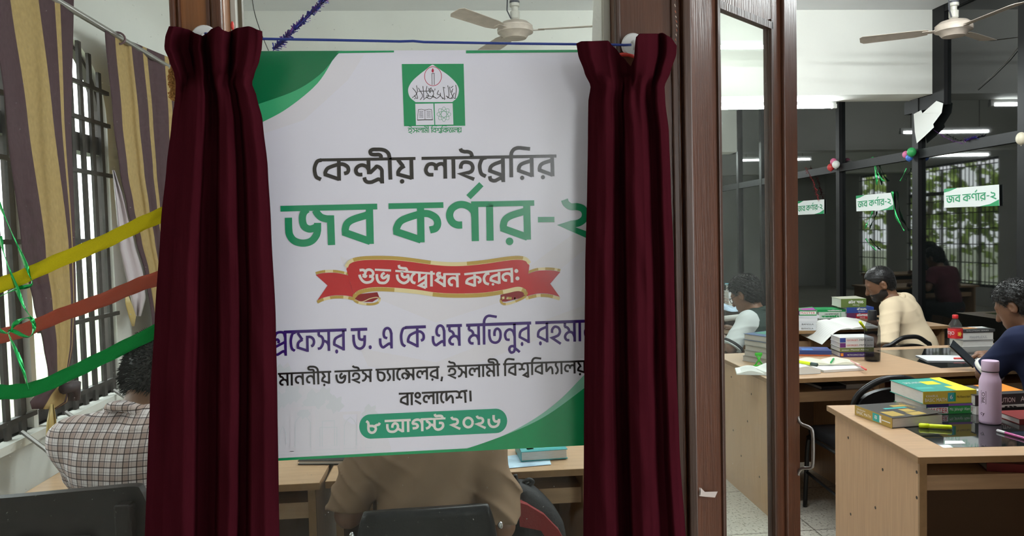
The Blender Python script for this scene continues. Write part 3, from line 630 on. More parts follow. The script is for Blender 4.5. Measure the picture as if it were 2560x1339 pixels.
    put_line(e, (1150, 770, 7.758), [('m', 150,390,325,712), ('ik', 440,715,315,705), ('t', 545,805,325,700), ('nu', 850,1165,300,700), ('r', 1135,1355,290,675), ('r', 1490,1715,280,662), ('h', 1760,1965,260,650), ('m', 2010,2245,265,648), ('aa', 2295,2350,260,642), ('n', 2400,2620,255,640)], [(118,330,1380,286,58), (1460,283,2690,242,58)], 6.4, f)
    e.build('lettering_name_line', purple, root)
    e = MB()
    put_line(e, (690, 900, 9.846), [('m', 75,310,325,625), ('aa', 365,415,318,620), ('n', 460,690,308,608), ('n', 735,965,300,598), ('ii', 775,1070,295,592), ('y', 1115,1335,285,578), ('bh', 1465,1725,280,560), ('aa', 1780,1830,268,560), ('i_', 1870,2075,258,548), ('s', 2115,2350,245,535)], [(45,335,1360,281,45), (1440,279,2372,236,45)], 5.0, f)
    put_line(e, (920, 890, 9.846), [('ch', 215,430,335,610), ('ya', 470,570,335,610), ('aa', 608,658,318,608), ('e', 700,800,315,600), ('ns', 825,1145,305,590), ('l', 1190,1475,290,572), ('r', 1520,1735,275,560)], [(185,333,1760,262,45), (1828,500,1805,615,48)], 5.0, f)
    put_line(e, (1100, 880, 6.737), [('i_', 135,275,232,432), ('s', 300,455,225,430), ('l', 485,675,218,420), ('aa', 710,745,214,415), ('m', 775,925,212,410), ('ii', 805,995,208,405), ('ik', 1080,1255,200,402), ('b', 1150,1285,195,395), ('shb', 1320,1500,190,400), ('ik', 1535,1705,183,383), ('b', 1595,1735,178,375), ('d', 1775,1910,185,370), ('ya', 1940,2000,175,370), ('aa', 2030,2062,170,368), ('l', 2090,2280,165,357), ('y', 2310,2450,160,350)], [(120,240,1012,204,31), (1062,203,1335,190,31), (1440,186,2700,140,31)], 4.9, f)
    put_line(e, (980, 960, 8.533), [('b', 170,355,200,450), ('aa', 400,445,195,445), ('ng', 480,630,175,440), ('l', 660,905,178,425), ('aa', 945,990,172,420), ('e', 1030,1115,165,410), ('d', 1140,1320,160,408), ('sh', 1360,1610,140,395)], [(145,203,465,190,42), (635,185,1385,150,42), (1670,135,1680,365,45)], 5.1, f)
    e.build('lettering_office_lines', black, root)
    # date pill
    e = MB(); f = fnl(5); n = 14
    L0, L1, R1, R0 = (926, 1035), (926, 1096), (1240, 1082), (1240, 1021)
    poly = [((L0[0]+L1[0])/2-28*math.sin(math.pi*i/n), (L0[1]+L1[1])/2-30.5*math.cos(math.pi*i/n)) for i in range(n+1)]
    poly += [((R0[0]+R1[0])/2+28*math.sin(math.pi*i/n), (R0[1]+R1[1])/2+30.5*math.cos(math.pi*i/n)) for i in range(n+1)]
    e.flat(poly, f, 0); e.build('date_pill', pill, root)
    e = MB(); f = fnl(6)
    put_line(e, (880, 1010, 12.8), [('eight', 440,905,550,930), ('aa_', 1090,1670,540,890), ('g', 1910,2290,500,860)], [(1045,537,1880,500,75), (2205,482,2560,466,70)], 6.2, f)
    put_glyph(e, 'aa', 1755, 1840, 520, 885, 6.2, lambda x, y: (880+x/12.8, 1010+y/12.8), f)
    put_line(e, (980, 960, 8.533), [('st', 720,1110,735,980), ('two', 1248,1462,695,962), ('two', 1788,2002,670,945), ('six', 2040,2310,655,905)], [(610,752,1140,726,42)], 6.2, f)
    ribbon(e, [(980+(1625+95*math.cos(a*math.pi/14))/8.533, 960+(815+100*math.sin(a*math.pi/14))/8.533) for a in range(29)], 6.2, f)
    e.build('lettering_date', cream, root)
    # red ribbon
    A = lambda x, y: (770+x/7.758, 630+y/7.758); B = lambda x, y: (1090+x/7.758, 630+y/7.758)
    cm = lambda P: [(v.x, v.y) for v in catmull([(*p, 0) for p in P], 6)]
    top = cm([A(742, 320), A(790, 235), A(950, 165), A(1300, 140), A(1800, 158), B(0, 245), B(450, 262), B(900, 225), B(1350, 160), B(1600, 140), B(1750, 172), B(1812, 250)])
    bot = cm([A(890, 830), A(990, 745), A(1250, 690), A(1600, 692), A(2100, 735), B(0, 790), B(400, 810), B(900, 795), B(1300, 738), B(1580, 680), B(1720, 720), B(1745, 790)])
    e = MB(); f = fnl(5)
    tl = cm([A(150, 440), A(300, 405), A(520, 400), A(700, 430), A(780, 450)]); bl = cm([A(900, 875), A(720, 840), A(500, 838), A(300, 880), A(180, 935)])
    e.flat(tl+bl+[A(380, 645)], f, 1)
    g = MB()
    tr_ = cm([B(1775, 425), B(1950, 365), B(2150, 352), B(2300, 362), B(2410, 385)]); br_ = cm([B(2400, 865), B(2200, 810), B(2000, 800), B(1850, 828), B(1740, 860)])
    g.flat(tr_+[B(2215, 610)]+br_, f, 1)
    def band(e, P, w, kk):
        n = len(P)-1
        for i in range(n): ribbon(e, [P[i], P[i+1]], w, f, 3 if (i*7//n+kk) % 3 == 0 else 2)
    off = lambda P, d: [(x, y+d) for x, y in P]
    band(e, off(tl, -4), 6.5, 1); band(e, off(bl, 4.5), 7.5, 2); band(g, off(tr_, -4), 6.5, 1); band(g, off(br_, 5), 8, 0)
    for q in (e, g): q.build('ribbon_tail', [dred, red, gold, pgold], root)
    e = MB(); f = fnl(6)
    e.flat([A(900, 900), A(960, 815), A(1345, 775), A(1385, 880), A(1250, 965), A(1020, 965)], f, 0)
    g = MB(); g.flat([B(1250, 830), B(1500, 745), B(1720, 760), B(1730, 850), B(1600, 900), B(1350, 960), B(1255, 960)], f, 0)
    band(e, cm([A(890, 850), A(900, 930), A(1000, 985), A(1200, 1010), A(1340, 985), A(1390, 920), A(1380, 885)]), 6, 1)
    band(g, cm([B(1742, 790), B(1730, 860), B(1600, 930), B(1420, 995), B(1300, 1000), B(1255, 940), B(1300, 885), B(1400, 890), B(1540, 900)]), 6, 1)
    ribbon(e, cm([A(910, 930), A(1050, 960), A(1200, 900), A(1330, 875), A(1385, 900)]), 2, f, 3)
    for q in (e, g): q.build('ribbon_fold', [dred, red, gold, pgold], root)
    e = MB(); f = fnl(7)
    e.flat(top+list(reversed(bot)), f, 1)
    f = fnl(8); band(e, off(top, -4.5), 9, 0); band(e, off(bot, 4.5), 10, 1)
    ribbon(e, off(top, .3), 1.2, f, 3); ribbon(e, off(bot, -.6), 1.2, f, 3)
    e.build('ribbon_band', [dred, red, gold, pgold], root)
    e = MB(); f = fnl(9)
    put_line(e, (770, 630, 7.758), [('shu', 980,1280,345,600), ('bh', 1308,1582,365,605), ('u_', 1700,1950,370,620), ('dbo', 1995,2430,395,665)], [(1297,338,1612,355,42), (1693,362,2460,418,42)], 6.6, f)
    put_line(e, (1090, 630, 7.758), [('dh', 0,190,410,680), ('n', 225,440,420,680), ('k', 570,882,432,665), ('e', 905,1030,410,638), ('r', 1040,1250,385,612), ('n', 1268,1500,340,588)], [(150,425,470,425,40), (548,428,1490,322,42)], 6.6, f)
    disc(e, B(1558, 364), 5, f); disc(e, B(1580, 508), 5, f)
    e.build('lettering_ribbon_line', cream, root)
    return root
build_poster()
# ------------------------------------------------------------------ people: one skin surface each, from blended solids
class Field:
    def __init__(s, lo, hi, h):
        s.h = h; s.lo = np.array(lo, float); n = np.ceil((np.array(hi)-s.lo)/h).astype(int)+1; s.n = n
        s.f = np.full(tuple(n), 1.0, np.float32)
        s.ax = [s.lo[i]+h*np.arange(n[i]) for i in range(3)]
    def _win(s, lo, hi):
        a = np.maximum(np.floor((np.array(lo)-s.lo)/s.h).astype(int), 0); b = np.minimum(np.ceil((np.array(hi)-s.lo)/s.h).astype(int)+1, s.n)
        if np.any(b <= a): return None
        sl = tuple(slice(a[i], b[i]) for i in range(3))
        g = np.meshgrid(*[s.ax[i][sl[i]] for i in range(3)], indexing='ij', sparse=False)
        return sl, np.stack(g, -1).astype(np.float32)
    def _mix(s, sl, d, k):
        f = s.f[sl]
        if k <= 0: s.f[sl] = np.minimum(f, d); return
        t = np.clip(.5+.5*(f-d)/k, 0, 1); s.f[sl] = f*(1-t)+d*t-k*t*(1-t)
    def cone(s, a, b, ra, rb, k=.02, flat=None, ends=None):
        """tapered capsule; flat = (axis vector, factor) squashes along axis; ends: open-cut planes [(point, normal)]"""
        a = np.array(a, np.float32); b = np.array(b, np.float32); m = max(ra, rb)+k+3*s.h
        w = s._win(np.minimum(a, b)-m, np.maximum(a, b)+m)
        if w is None: return s
        sl, p = w; d = b-a; L2 = max(float(d@d), 1e-9); q = p-a
        if flat is not None:
            ax = np.array(flat[0], np.float32); ax /= np.linalg.norm(ax)
        t = np.clip((q@d)/L2, 0, 1); v = q-t[..., None]*d; r = ra+(rb-ra)*t
        if flat is not None: v = v+(v@ax)[..., None]*ax*(flat[1]-1)
        dist = np.linalg.norm(v, axis=-1)-r
        for (pt, nn) in ends or (): dist = np.maximum(dist, (p-np.array(pt, np.float32))@np.array(nn, np.float32))
        s._mix(sl, dist, k); return s
    def ell(s, c, r, M=None, k=.015, sub=False):
        c = np.array(c, np.float32); m = max(r)+k+3*s.h; w = s._win(c-m, c+m)
        if w is None: return s
        sl, p = w; q = p-c
        if M is not None: q = q@np.array(M, np.float32)
        r = np.array(r, np.float32); k0 = np.linalg.norm(q/r, axis=-1); k1 = np.linalg.norm(q/(r*r), axis=-1)
        d = k0*(k0-1)/np.maximum(k1, 1e-6)
        if sub: s.f[sl] = np.maximum(s.f[sl], -d)
        else: s._mix(sl, d, k)
        return s
    def points(s): return np.stack(np.meshgrid(*s.ax, indexing='ij'), -1).astype(np.float32)
    def mesh(s):
        f = s.f; neg = f < 0; nx, ny, nz = f.shape
        cnt = np.zeros((nx-1, ny-1, nz-1), np.int8); 
        for i in (0, 1):
            for j in (0, 1):
                for k in (0, 1): cnt += neg[i:nx-1+i, j:ny-1+j, k:nz-1+k]
        act = (cnt > 0) & (cnt < 8); I = np.argwhere(act); idx = np.full(act.shape, -1, np.int64); idx[act] = np.arange(len(I))
        pos = np.zeros((len(I), 3)); c = np.zeros(len(I))
        cor = [(0,0,0),(1,0,0),(0,1,0),(1,1,0),(0,0,1),(1,0,1),(0,1,1),(1,1,1)]
        for (a, b) in ((0,1),(2,3),(4,5),(6,7),(0,2),(1,3),(4,6),(5,7),(0,4),(1,5),(2,6),(3,7)):
            ca, cb = np.array(cor[a]), np.array(cor[b]); A = I+ca; B = I+cb
            fa = f[A[:,0],A[:,1],A[:,2]]; fb = f[B[:,0],B[:,1],B[:,2]]; x = (fa < 0) != (fb < 0)
            t = np.where(x, fa/np.where(np.abs(fa-fb) < 1e-9, 1, fa-fb), 0)
            pos[x] += (A+(B-A)*t[:, None])[x]; c[x] += 1
        V = s.lo+pos/np.maximum(c, 1)[:, None]*s.h; F = []
        for ax in range(3):
            o = [0, 0, 0]; o[ax] = 1
            sl0 = [slice(1, n-1) for n in f.shape]; sl1 = list(sl0); sl0[ax] = slice(0, f.shape[ax]-1); sl1[ax] = slice(1, f.shape[ax])
            A = neg[tuple(sl0)]; B = neg[tuple(sl1)]; E = np.argwhere(A != B)
            if not len(E): continue
            fl = A[E[:,0],E[:,1],E[:,2]]
            u, w = (ax+1) % 3, (ax+2) % 3; base = E.copy(); base[:, u] += 1; base[:, w] += 1
            def cell(du, dw): q = base.copy(); q[:, u] -= du; q[:, w] -= dw; return idx[q[:,0],q[:,1],q[:,2]]
            q = np.stack([cell(1, 1), cell(0, 1), cell(0, 0), cell(1, 0)], 1); q[~fl] = q[~fl][:, ::-1]; q = q[(q >= 0).all(1)]; F.append(q)
        return V, np.concatenate(F)
    def build(s, name, m, parent, relax=1):
        V, F = s.mesh()
        me = bpy.data.meshes.new(name); me.vertices.add(len(V)); me.vertices.foreach_set('co', V.astype(np.float32).ravel())
        me.loops.add(len(F)*4); me.polygons.add(len(F)); me.loops.foreach_set('vertex_index', F.astype(np.int32).ravel())
        me.polygons.foreach_set('loop_start', np.arange(0, len(F)*4, 4, dtype=np.int32)); me.polygons.foreach_set('use_smooth', np.ones(len(F), bool))
        me.update(calc_edges=True); me.validate()
        for mm in (m if isinstance(m, list) else [m]): me.materials.append(mm)
        o = bpy.data.objects.new(name, me); COL.objects.link(o); o.parent = parent
        if relax:
            d = o.modifiers.new('smooth', 'SMOOTH'); d.factor = .5; d.iterations = relax
        return o
skin_m = mat('skin', (.185, .088, .048), rough=.5, var=.12, vscale=14)
hair_m = mat('black_hair', (.008, .0075, .0075), rough=.42, spec=.5)
def rotm(yaw, pitch, roll=0):
    return np.array(Matrix.Rotation(yaw, 3, 'Z') @ Matrix.Rotation(pitch, 3, 'X') @ Matrix.Rotation(roll, 3, 'Y'))
def seated(label, loc, face, lean=(.25, 0.), twist=0., head=(0., -.3, 0.), elbows=None, hands=None, shirt=None, sleeve=.72, trouser=None, h=.0065,
           collar=None, hairlen=.014, beard=False, glasses=False, wrinkle=.004, wdir=(1, 3, 9), shirt_mats=None, seat=.46, cuff=None, hold=None, scale=1., nohands=False, collarsize=.062, bulk=1.):
    root = thing('person', label, 'person', loc, face)
    S = scale
    hip = np.array((0, 0, seat+.085)); f, sd = lean
    def T(p):  # torso frame: lean forward f, sideways sd, twist grows with height
        p = np.array(p, float); tw = twist*min(1, p[2]/.45); c, s_ = math.cos(tw), math.sin(tw); p = np.array((p[0]*c-p[1]*s_, p[0]*s_+p[1]*c, p[2]))
        ff = f*(.75+.5*min(1, p[2]/.5)); y = p[1]*math.cos(ff)+p[2]*math.sin(ff); z = -p[1]*math.sin(ff)+p[2]*math.cos(ff)
        x = p[0]*math.cos(sd)+z*math.sin(sd); z = -p[0]*math.sin(sd)+z*math.cos(sd); return hip+np.array((x, y, z))*S
    neck = T((0, -.005, .475)); chest = T((0, .015, .31)); waist = T((0, .01, .12)); 
    shl = [T((s*.165, -.005, .425)) for s in (-1, 1)]
    hy, hp, hr = head; HM = rotm(hy, hp, hr)
    hc = neck+np.array(HM@np.array((0, .035, .155)))*S
    Hd = lambda p: hc+HM@np.array(p)*S
    el = [np.array(e, float) for e in (elbows or ((-.27, .12, .78), (.27, .12, .78)))]; hd = [np.array(e, float) for e in (hands or ((-.12, .42, .80), (.12, .42, .80)))]
    knee = [np.array((s*.13, .43, seat+.06)) for s in (-1, 1)]; ank = [np.array((s*.13, .44, .09)) for s in (-1, 1)]
    allp = np.array([neck, chest, waist, hc, hip]+shl+el+hd+knee+ank); lo = allp.min(0)-.21; hi = allp.max(0)+.21; lo[2] = 0.01
    ax = T((1, 0, .3))-T((0, 0, .3)); fw = T((0, 1, .3))-T((0, 0, .3))
    B = Field(lo, hi, h)
    # torso, limbs
    B.cone(hip, waist, .125*S, .12*S, .03, (fw, 1.25)); B.cone(waist, chest, .12*S, .135*S, .04, (fw, 1.3)); B.cone(T((-.07, 0, .37)), T((.07, 0, .37)), .10*S, .10*S, .05, (fw, 1.15))
    B.cone(neck-np.array((0, 0, .03)), Hd((0, -.025, -.05)), .058*S, .054*S, .025)
    for i, s in enumerate((-1, 1)):
        B.cone(T((s*.05, -.01, .455)), shl[i], .05*S, .055*S, .03); B.cone(shl[i], el[i], .052*S, .04*S, .02)
        wr = hd[i]; fd = (wr-el[i])/max(np.linalg.norm(wr-el[i]), 1e-6); B.cone(el[i], wr, .041*S, .027*S, .015)
        B.cone(hip+np.array((s*.075, .02, -.01)), knee[i], .085, .06, .03); B.cone(knee[i], ank[i], .058, .04, .02)
        B.cone(ank[i], ank[i]+np.array((0, .15, -.05)), .04, .028, .02)
        if not nohands:  # palm, four fingers of different lengths, thumb from the side
            n0 = np.cross(fd, (0, 0, 1)); n0 /= max(np.linalg.norm(n0), 1e-6); side = n0*(-s); up = np.cross(n0, fd)
            B.cone(wr, wr+fd*.075, .026, .034, .012, (up, 1.9))
            for j, (o, L1) in enumerate(((-.027, .066), (-.009, .076), (.009, .072), (.026, .056))):
                b0 = wr+fd*.085+n0*o; b1 = b0+(fd*.75-up*.55)*L1*.52; b2 = b1+(fd*.2-up*.95)*L1*.5
                B.cone(b0, b1, .0095, .0088, .004); B.cone(b1, b2, .0088, .0075, .004)
            t0_ = wr+fd*.025+side*.026; t1_ = t0_+(fd*.7+side*.7)*.04; B.cone(t0_, t1_, .012, .0105, .006); B.cone(t1_, t1_+(fd*.95-up*.3)*.03, .0105, .009, .004)
    # head with face
    E_ = lambda c, r, k=.012, sub=False: B.ell(Hd(c), [q*S for q in r], HM, k, sub)
    E_((0, -.012, .03), (.076, .096, .088)); E_((0, .03, -.03), (.064, .066, .085), .03); E_((0, .058, -.088), (.04, .034, .03), .025)
    B.cone(Hd((0, .085, .008)), Hd((0, .109, -.035)), .010*S, .0145*S, .01)
    B.cone(Hd((-.034, .078, .022)), Hd((.034, .078, .022)), .012*S, .012*S, .012)
    for s in (-1, 1):
        E_((s*.031, .094, .0), (.015, .010, .010), 0, True); E_((s*.031, .080, 0), (.0135, .0125, .0125), .002)
        E_((s*.078, -.008, -.008), (.011, .021, .033), .006); E_((s*.086, .0, -.006), (.006, .011, .017), 0, True)
    B.cone(Hd((-.02, .086, -.066)), Hd((.02, .086, -.066)), .0085*S, .0085*S, .006); B.cone(Hd((-.016, .086, -.078)), Hd((.016, .086, -.078)), .0085*S, .0085*S, .004)
    B.build('body', skin_m, root)
    # hair
    Hf = Field(hc-.17*S, hc+.17*S, .0045*S); hl = hairlen
    Hf.ell(Hd((0, -.012, .033)), [(.076+hl)*S, (.096+hl)*S, (.088+hl*1.2)*S], HM, 0); Hf.ell(Hd((0, -.03, -.02)), [(.066+hl*.8)*S, (.07+hl*.8)*S, (.08)*S], HM, .02)
    P = (Hf.points()-hc.astype(np.float32))@HM.astype(np.float32)/S
    cut = np.maximum(P[..., 1]*.80-P[..., 2]*.62-.012, -P[..., 2]-.085+np.maximum(0, P[..., 1]+.03)*.9)
    cut = np.maximum(cut, -(np.sqrt((P[..., 1]+.004)**2+((P[..., 2]+.008)*.8)**2)-.03)*(np.abs(P[..., 0]) > .066)-9*(np.abs(P[..., 0]) <= .066))
    nz = (np.sin(P[..., 0]*160+P[..., 2]*70)*np.sin(P[..., 1]*140-P[..., 2]*110)+.6*np.sin(P[..., 0]*330+1)*np.sin(P[..., 1]*300+P[..., 2]*220))*.0022*min(1.5, hl/.014)
    Hf.f = np.maximum(Hf.f+nz, cut*S)
    ho = Hf.build('hair', hair_m, root, 0)
    V = np.empty(len(ho.data.vertices)*3, np.float32); ho.data.vertices.foreach_get('co', V); V = V.reshape(-1, 3); Nn = np.empty_like(V).ravel(); ho.data.vertices.foreach_get('normal', Nn); Nn = Nn.reshape(-1, 3)
    rg = np.random.default_rng(3); pick = rg.choice(len(V), min(len(V), 5200), replace=False); st = MB()
    for q in pick:
        p = Vector(V[q]); n = Vector(Nn[q]); lp = HM.T@(V[q]-hc)
        if n.length < .1: continue
        flow = Vector(HM@np.array((.2*math.sin(lp[0]*60), -.55, -.35))); d = (n*.55+flow*.8+Vector(rg.normal(0, .22, 3))).normalized(); L_ = (hl*.9+.004)*(.6+.6*rg.random())*S
        a = d.orthogonal().normalized()*.0011; b = d.cross(a).normalized()*.0011; p = p-n*.003
        st.add([p+a, p-a*.5+b, p-a*.5-b, p+d*L_*.6+n*.001, p+d*L_-Vector((0, 0, .15*L_))], [(0, 1, 3), (1, 2, 3), (2, 0, 3), (0, 3, 4), (1, 3, 4)])
    st.build('hair_strands', hair_m, ho, normals=False)['kind'] = 'stuff'
    if beard:
        Bf = Field(hc-.16, hc+.14, .004); Bf.ell(Hd((0, .03, -.03)), [.0675, .0695, .0885], HM, 0); Bf.ell(Hd((0, .058, -.09)), [.045, .039, .034], HM, .02); Bf.ell(Hd((0, .0, -.07)), [.062, .06, .05], HM, .02)
        P = (Bf.points()-hc.astype(np.float32))@HM.astype(np.float32)
        cut = np.maximum(P[..., 2]+.048-np.maximum(0, .045-P[..., 1])*.9, -.012-P[..., 1]); nz = np.sin(P[..., 0]*300)*np.sin(P[..., 2]*280)*.001
        Bf.f = np.maximum(Bf.f+nz, cut); Bf.build('beard', mat('beard_hair', (.014, .010, .009), rough=.7), root, 0)
    # shirt
    e = .011
    C = Field(lo, hi, h)
    bk = bulk
    C.cone(hip-np.array((0, 0, .02)), waist, (.135*bk+e), (.132*bk+e), .03, (fw, 1.22)); C.cone(waist, chest, .132*bk+e, .14*bk+e, .05, (fw, 1.25)); C.cone(T((-.075, 0, .37)), T((.075, 0, .37)), .10+e, .10+e, .06, (fw, 1.12))
    ends = []
    for i, s in enumerate((-1, 1)):
        C.cone(T((s*.05, -.01, .452)), shl[i], .05+e, .057+e, .035)
        u = (el[i]-shl[i]); L_ = np.linalg.norm(u); u = u/L_; stop = shl[i]+u*L_*min(sleeve, 1.)
        if sleeve <= 1: C.cone(shl[i], el[i], .06+e, .054+e, .03, None, [(stop, u)])
        else:
            C.cone(shl[i], el[i], .058+e, .046+e, .03); v = hd[i]-el[i]; L2 = np.linalg.norm(v); v /= L2; C.cone(el[i], hd[i], .046+e, .034+e, .015, None, [(el[i]+v*L2*(sleeve-1), v)])
    P = C.points(); q = P-hip.astype(np.float32)
    ph = (q[..., 0]*wdir[0]+q[..., 2]*wdir[2]+q[..., 1]*wdir[1])*9+1.5*np.sin(q[..., 2]*9+q[..., 0]*6)+.8*np.sin(q[..., 0]*23-q[..., 2]*5)
    wv = -wrinkle*1.5*(1-np.abs(np.sin(ph*.5)))**2*(.5+.5*np.sin(q[..., 0]*8-q[..., 2]*11+1))
    wv += np.sin((q[..., 0]*wdir[2]-q[..., 2]*wdir[0]*.8)*5+1.2*np.sin(q[..., 0]*17))*wrinkle*.7
    C.f = C.f+wv.astype(np.float32)
    # neck opening and hem
    nn = (Hd((0, -.025, -.05))-neck); nn /= np.linalg.norm(nn); dn = (P-neck.astype(np.float32))@nn.astype(np.float32)
    rad = np.linalg.norm(P-neck.astype(np.float32)-dn[..., None]*nn.astype(np.float32), axis=-1)
    C.f = np.maximum(C.f, dn-.014-np.maximum(0, rad-.06)*1.2); C.f = np.maximum(C.f, (seat+.045)-P[..., 2])
    so = C.build('shirt', shirt_mats or shirt, root, 1)
    if collar:
        K = Field(neck-.15, neck+.15, .004); n = 18; a = np.cross(nn, (1., 0, 0)); a /= np.linalg.norm(a); b = np.cross(nn, a)
        ring = [neck+nn*(.022+.010*math.cos(2*math.pi*k/n))+(a*math.cos(2*math.pi*k/n)*1.06+b*math.sin(2*math.pi*k/n))*collarsize*S for k in range(n+1)]
        for k in range(n):
            K.cone(ring[k], ring[k+1], .007, .007, .004); K.cone(ring[k]-nn*.02+(ring[k]-neck)*.14, ring[k+1]-nn*.02+(ring[k+1]-neck)*.14, .008, .008, .02)
        K.build('collar', collar, root, 1)
    if cuff:
        for i, s in enumerate((-1, 1)):
            u = (el[i]-shl[i]); L_ = np.linalg.norm(u); u = u/L_; stop = shl[i]+u*L_*sleeve
            K = Field(stop-.11, stop+.11, .005)
            for (o0, o1, mm) in ((-.02, .0, cuff[0]), (.0, .008, cuff[1])):
                K.f[:] = 1; K.cone(shl[i], el[i], .069+e, .063+e, 0, None, [(stop+u*o1, u), (stop+u*o0, -u)]); K.build('sleeve_band', mm, root, 0)
    # trousers and shoes
    if trouser:
        W = Field(lo, hi, .009)
        for i, s in enumerate((-1, 1)):
            W.cone(hip+np.array((s*.075, .0, -.01)), knee[i], .10, .075, .03); W.cone(knee[i], ank[i], .072, .06, .02, None, [(ank[i]+np.array((0, 0, .02)), (0, 0, -1))])
        W.cone(hip, hip+np.array((0, 0, .05)), .14, .135, .03, ((0, 1, 0), 1.15), [(hip+np.array((0, 0, .06)), (0, 0, 1))])
        W.build('trousers', trouser, root, 1)
        for i in (0, 1):
            Z = Field(ank[i]-np.array((.09, .12, .1)), ank[i]+np.array((.09, .26, .05)), .007)
            Z.cone(ank[i]+np.array((0, -.02, -.045)), ank[i]+np.array((0, .16, -.055)), .048, .038, .02, None, [((0, 0, .012), (0, 0, -1)), (ank[i]+np.array((0, 0, .0)), (0, 0, 1))]); Z.build('shoe', mat('shoe_black', (.02, .018, .018), rough=.5), root, 1)
    if glasses:
        g = MB()
        for s in (-1, 1):
            g.tube([Vector(Hd((s*.032+.024*math.cos(a*math.pi/9), .106-abs(.01*math.cos(a*math.pi/9)), .019*math.sin(a*math.pi/9)-.002))) for a in range(18)], .0022, 5, closed=True)
            g.tube([Vector(Hd((s*.056, .098, .004))), Vector(Hd((s*.083, .05, .006))), Vector(Hd((s*.088, -.01, .008)))], .0022, 5)
        g.tube([Vector(Hd((-.008, .107, 0))), Vector(Hd((.008, .107, 0)))], .002, 5)
        g.build('glasses', mat('glasses_black', (.01, .01, .01), rough=.3), root)
    return root, dict(Hd=Hd, neck=neck, T=T)
# ------------------------------------------------------------------ cloth hung in the foreground and at the windows
def interp(tab, t):
    if t <= tab[0][0]: return tab[0][1:]
    for a, b in zip(tab, tab[1:]):
        if t <= b[0]:
            k = (t-a[0])/(b[0]-a[0]); k = k*k*(3-2*k)*.5+k*.5
            return [p+(q-p)*k for p, q in zip(a[1:], b[1:])]
    return tab[-1][1:]
velvet = mat('maroon_velvet', (.041, .0052, .0090), rough=.95, spec=.0, sheen=.0, var=.12, vscale=25, stretch=(1, 1, .2), bump=.1, bscale=300)
def drape(name, label, rows, relief, head, top, amp, neckp):
    """rows (y, xl, xr, amp, fan); relief/head: depth profile over u; top: header edge y over u"""
    NU, NV = 150, 90; y0, y1 = rows[0][0], rows[-1][0]; G_ = []
    for j in range(NV+1):
        v = (j/NV)**1.35; yy = y0+(y1-y0)*v; row = []
        for i in range(NU+1):
            u = i/NU; yt = interp(top, u)[0]
            yk = yt+(neckp-yt)*((yy-y0)/(neckp-y0)) if yy < neckp else yy
            xl, xr, A = interp(rows, yk)[:3]
            hb = max(0, min(1, (neckp+30-yk)/70)); hb = hb*hb*(3-2*hb)
            d = (interp(relief, u)[0]*(1-hb)+interp(head, u)[0]*hb)*A*(1+.35*hb)+hb*hb*max(0, (neckp-yk)/130)*.018*(.6+math.sin(u*11+2))
            d += .0012*math.sin(u*41+yk*.006)*(1-hb)*min(1, (yk-neckp)/200 if yk > neckp else 0)+.002*math.sin(yk*.021+u*9)
            zz = yk-neckp
            d -= .007*math.exp(-((zz+22)/7)**2)*(.4+.6*abs(math.sin(u*9)))
            if zz > -30: d += .0065*math.sin(u*37+.7*math.sin(u*11)+zz*.006)*math.exp(-max(0, zz)/75)*min(1, (zz+30)/30)
            d += .0045*max(0, math.sin(u*13-yk*.011))**3*(1-hb)
            # folds wander sideways a little with height
            ux = u+.012*math.sin(yk*.004+u*6.3)*math.sin(math.pi*u)
            row.append(PY(xl+(xr-xl)*ux, yk, 1.492-d))
        G_.append(row)
    b = MB(); b.grid(G_); o = b.build(name, velvet, smooth=True, solid=.0025); return tag(o, label, 'drape', 'maroon velvet drapes')
drape('maroon_drape', 'wide maroon velvet drape gathered on a string at the left edge of the poster',
    [(60, 425, 655, .030), (95, 414, 656, .034), (120, 412, 654, .034), (150, 424, 648, .032), (185, 437, 635, .03), (208, 441, 628, .028), (240, 440, 640, .03), (300, 431, 655, .032), (420, 417, 668, .033), (560, 403, 676, .034), (800, 388, 688, .036), (1000, 376, 692, .038), (1200, 368, 695, .04), (1400, 361, 698, .042)],
    [(0, -.9), (.06, -.5), (.13, -.35), (.20, .6), (.27, .95), (.345, .75), (.375, -.6), (.45, -.95), (.515, -.75), (.545, .55), (.62, .8), (.68, .55), (.705, -.55), (.76, -.5), (.80, .55), (.9, .75), (.97, .3), (1, -.7)],
    [(0, .5), (.05, .9), (.10, .2), (.15, -.62), (.24, -.6), (.29, .3), (.35, .6), (.42, -.7), (.46, -.6), (.52, .8), (.60, .9), (.65, -.1), (.69, -.5), (.75, .4), (.86, .7), (.95, .4), (1, 0)],
    [(0, 66), (.09, 67), (.2, 73), (.3, 84), (.38, 90), (.42, 84), (.47, 72), (.54, 66), (.60, 76), (.66, 80), (.75, 70), (.86, 66), (1, 78)], .03, 208)
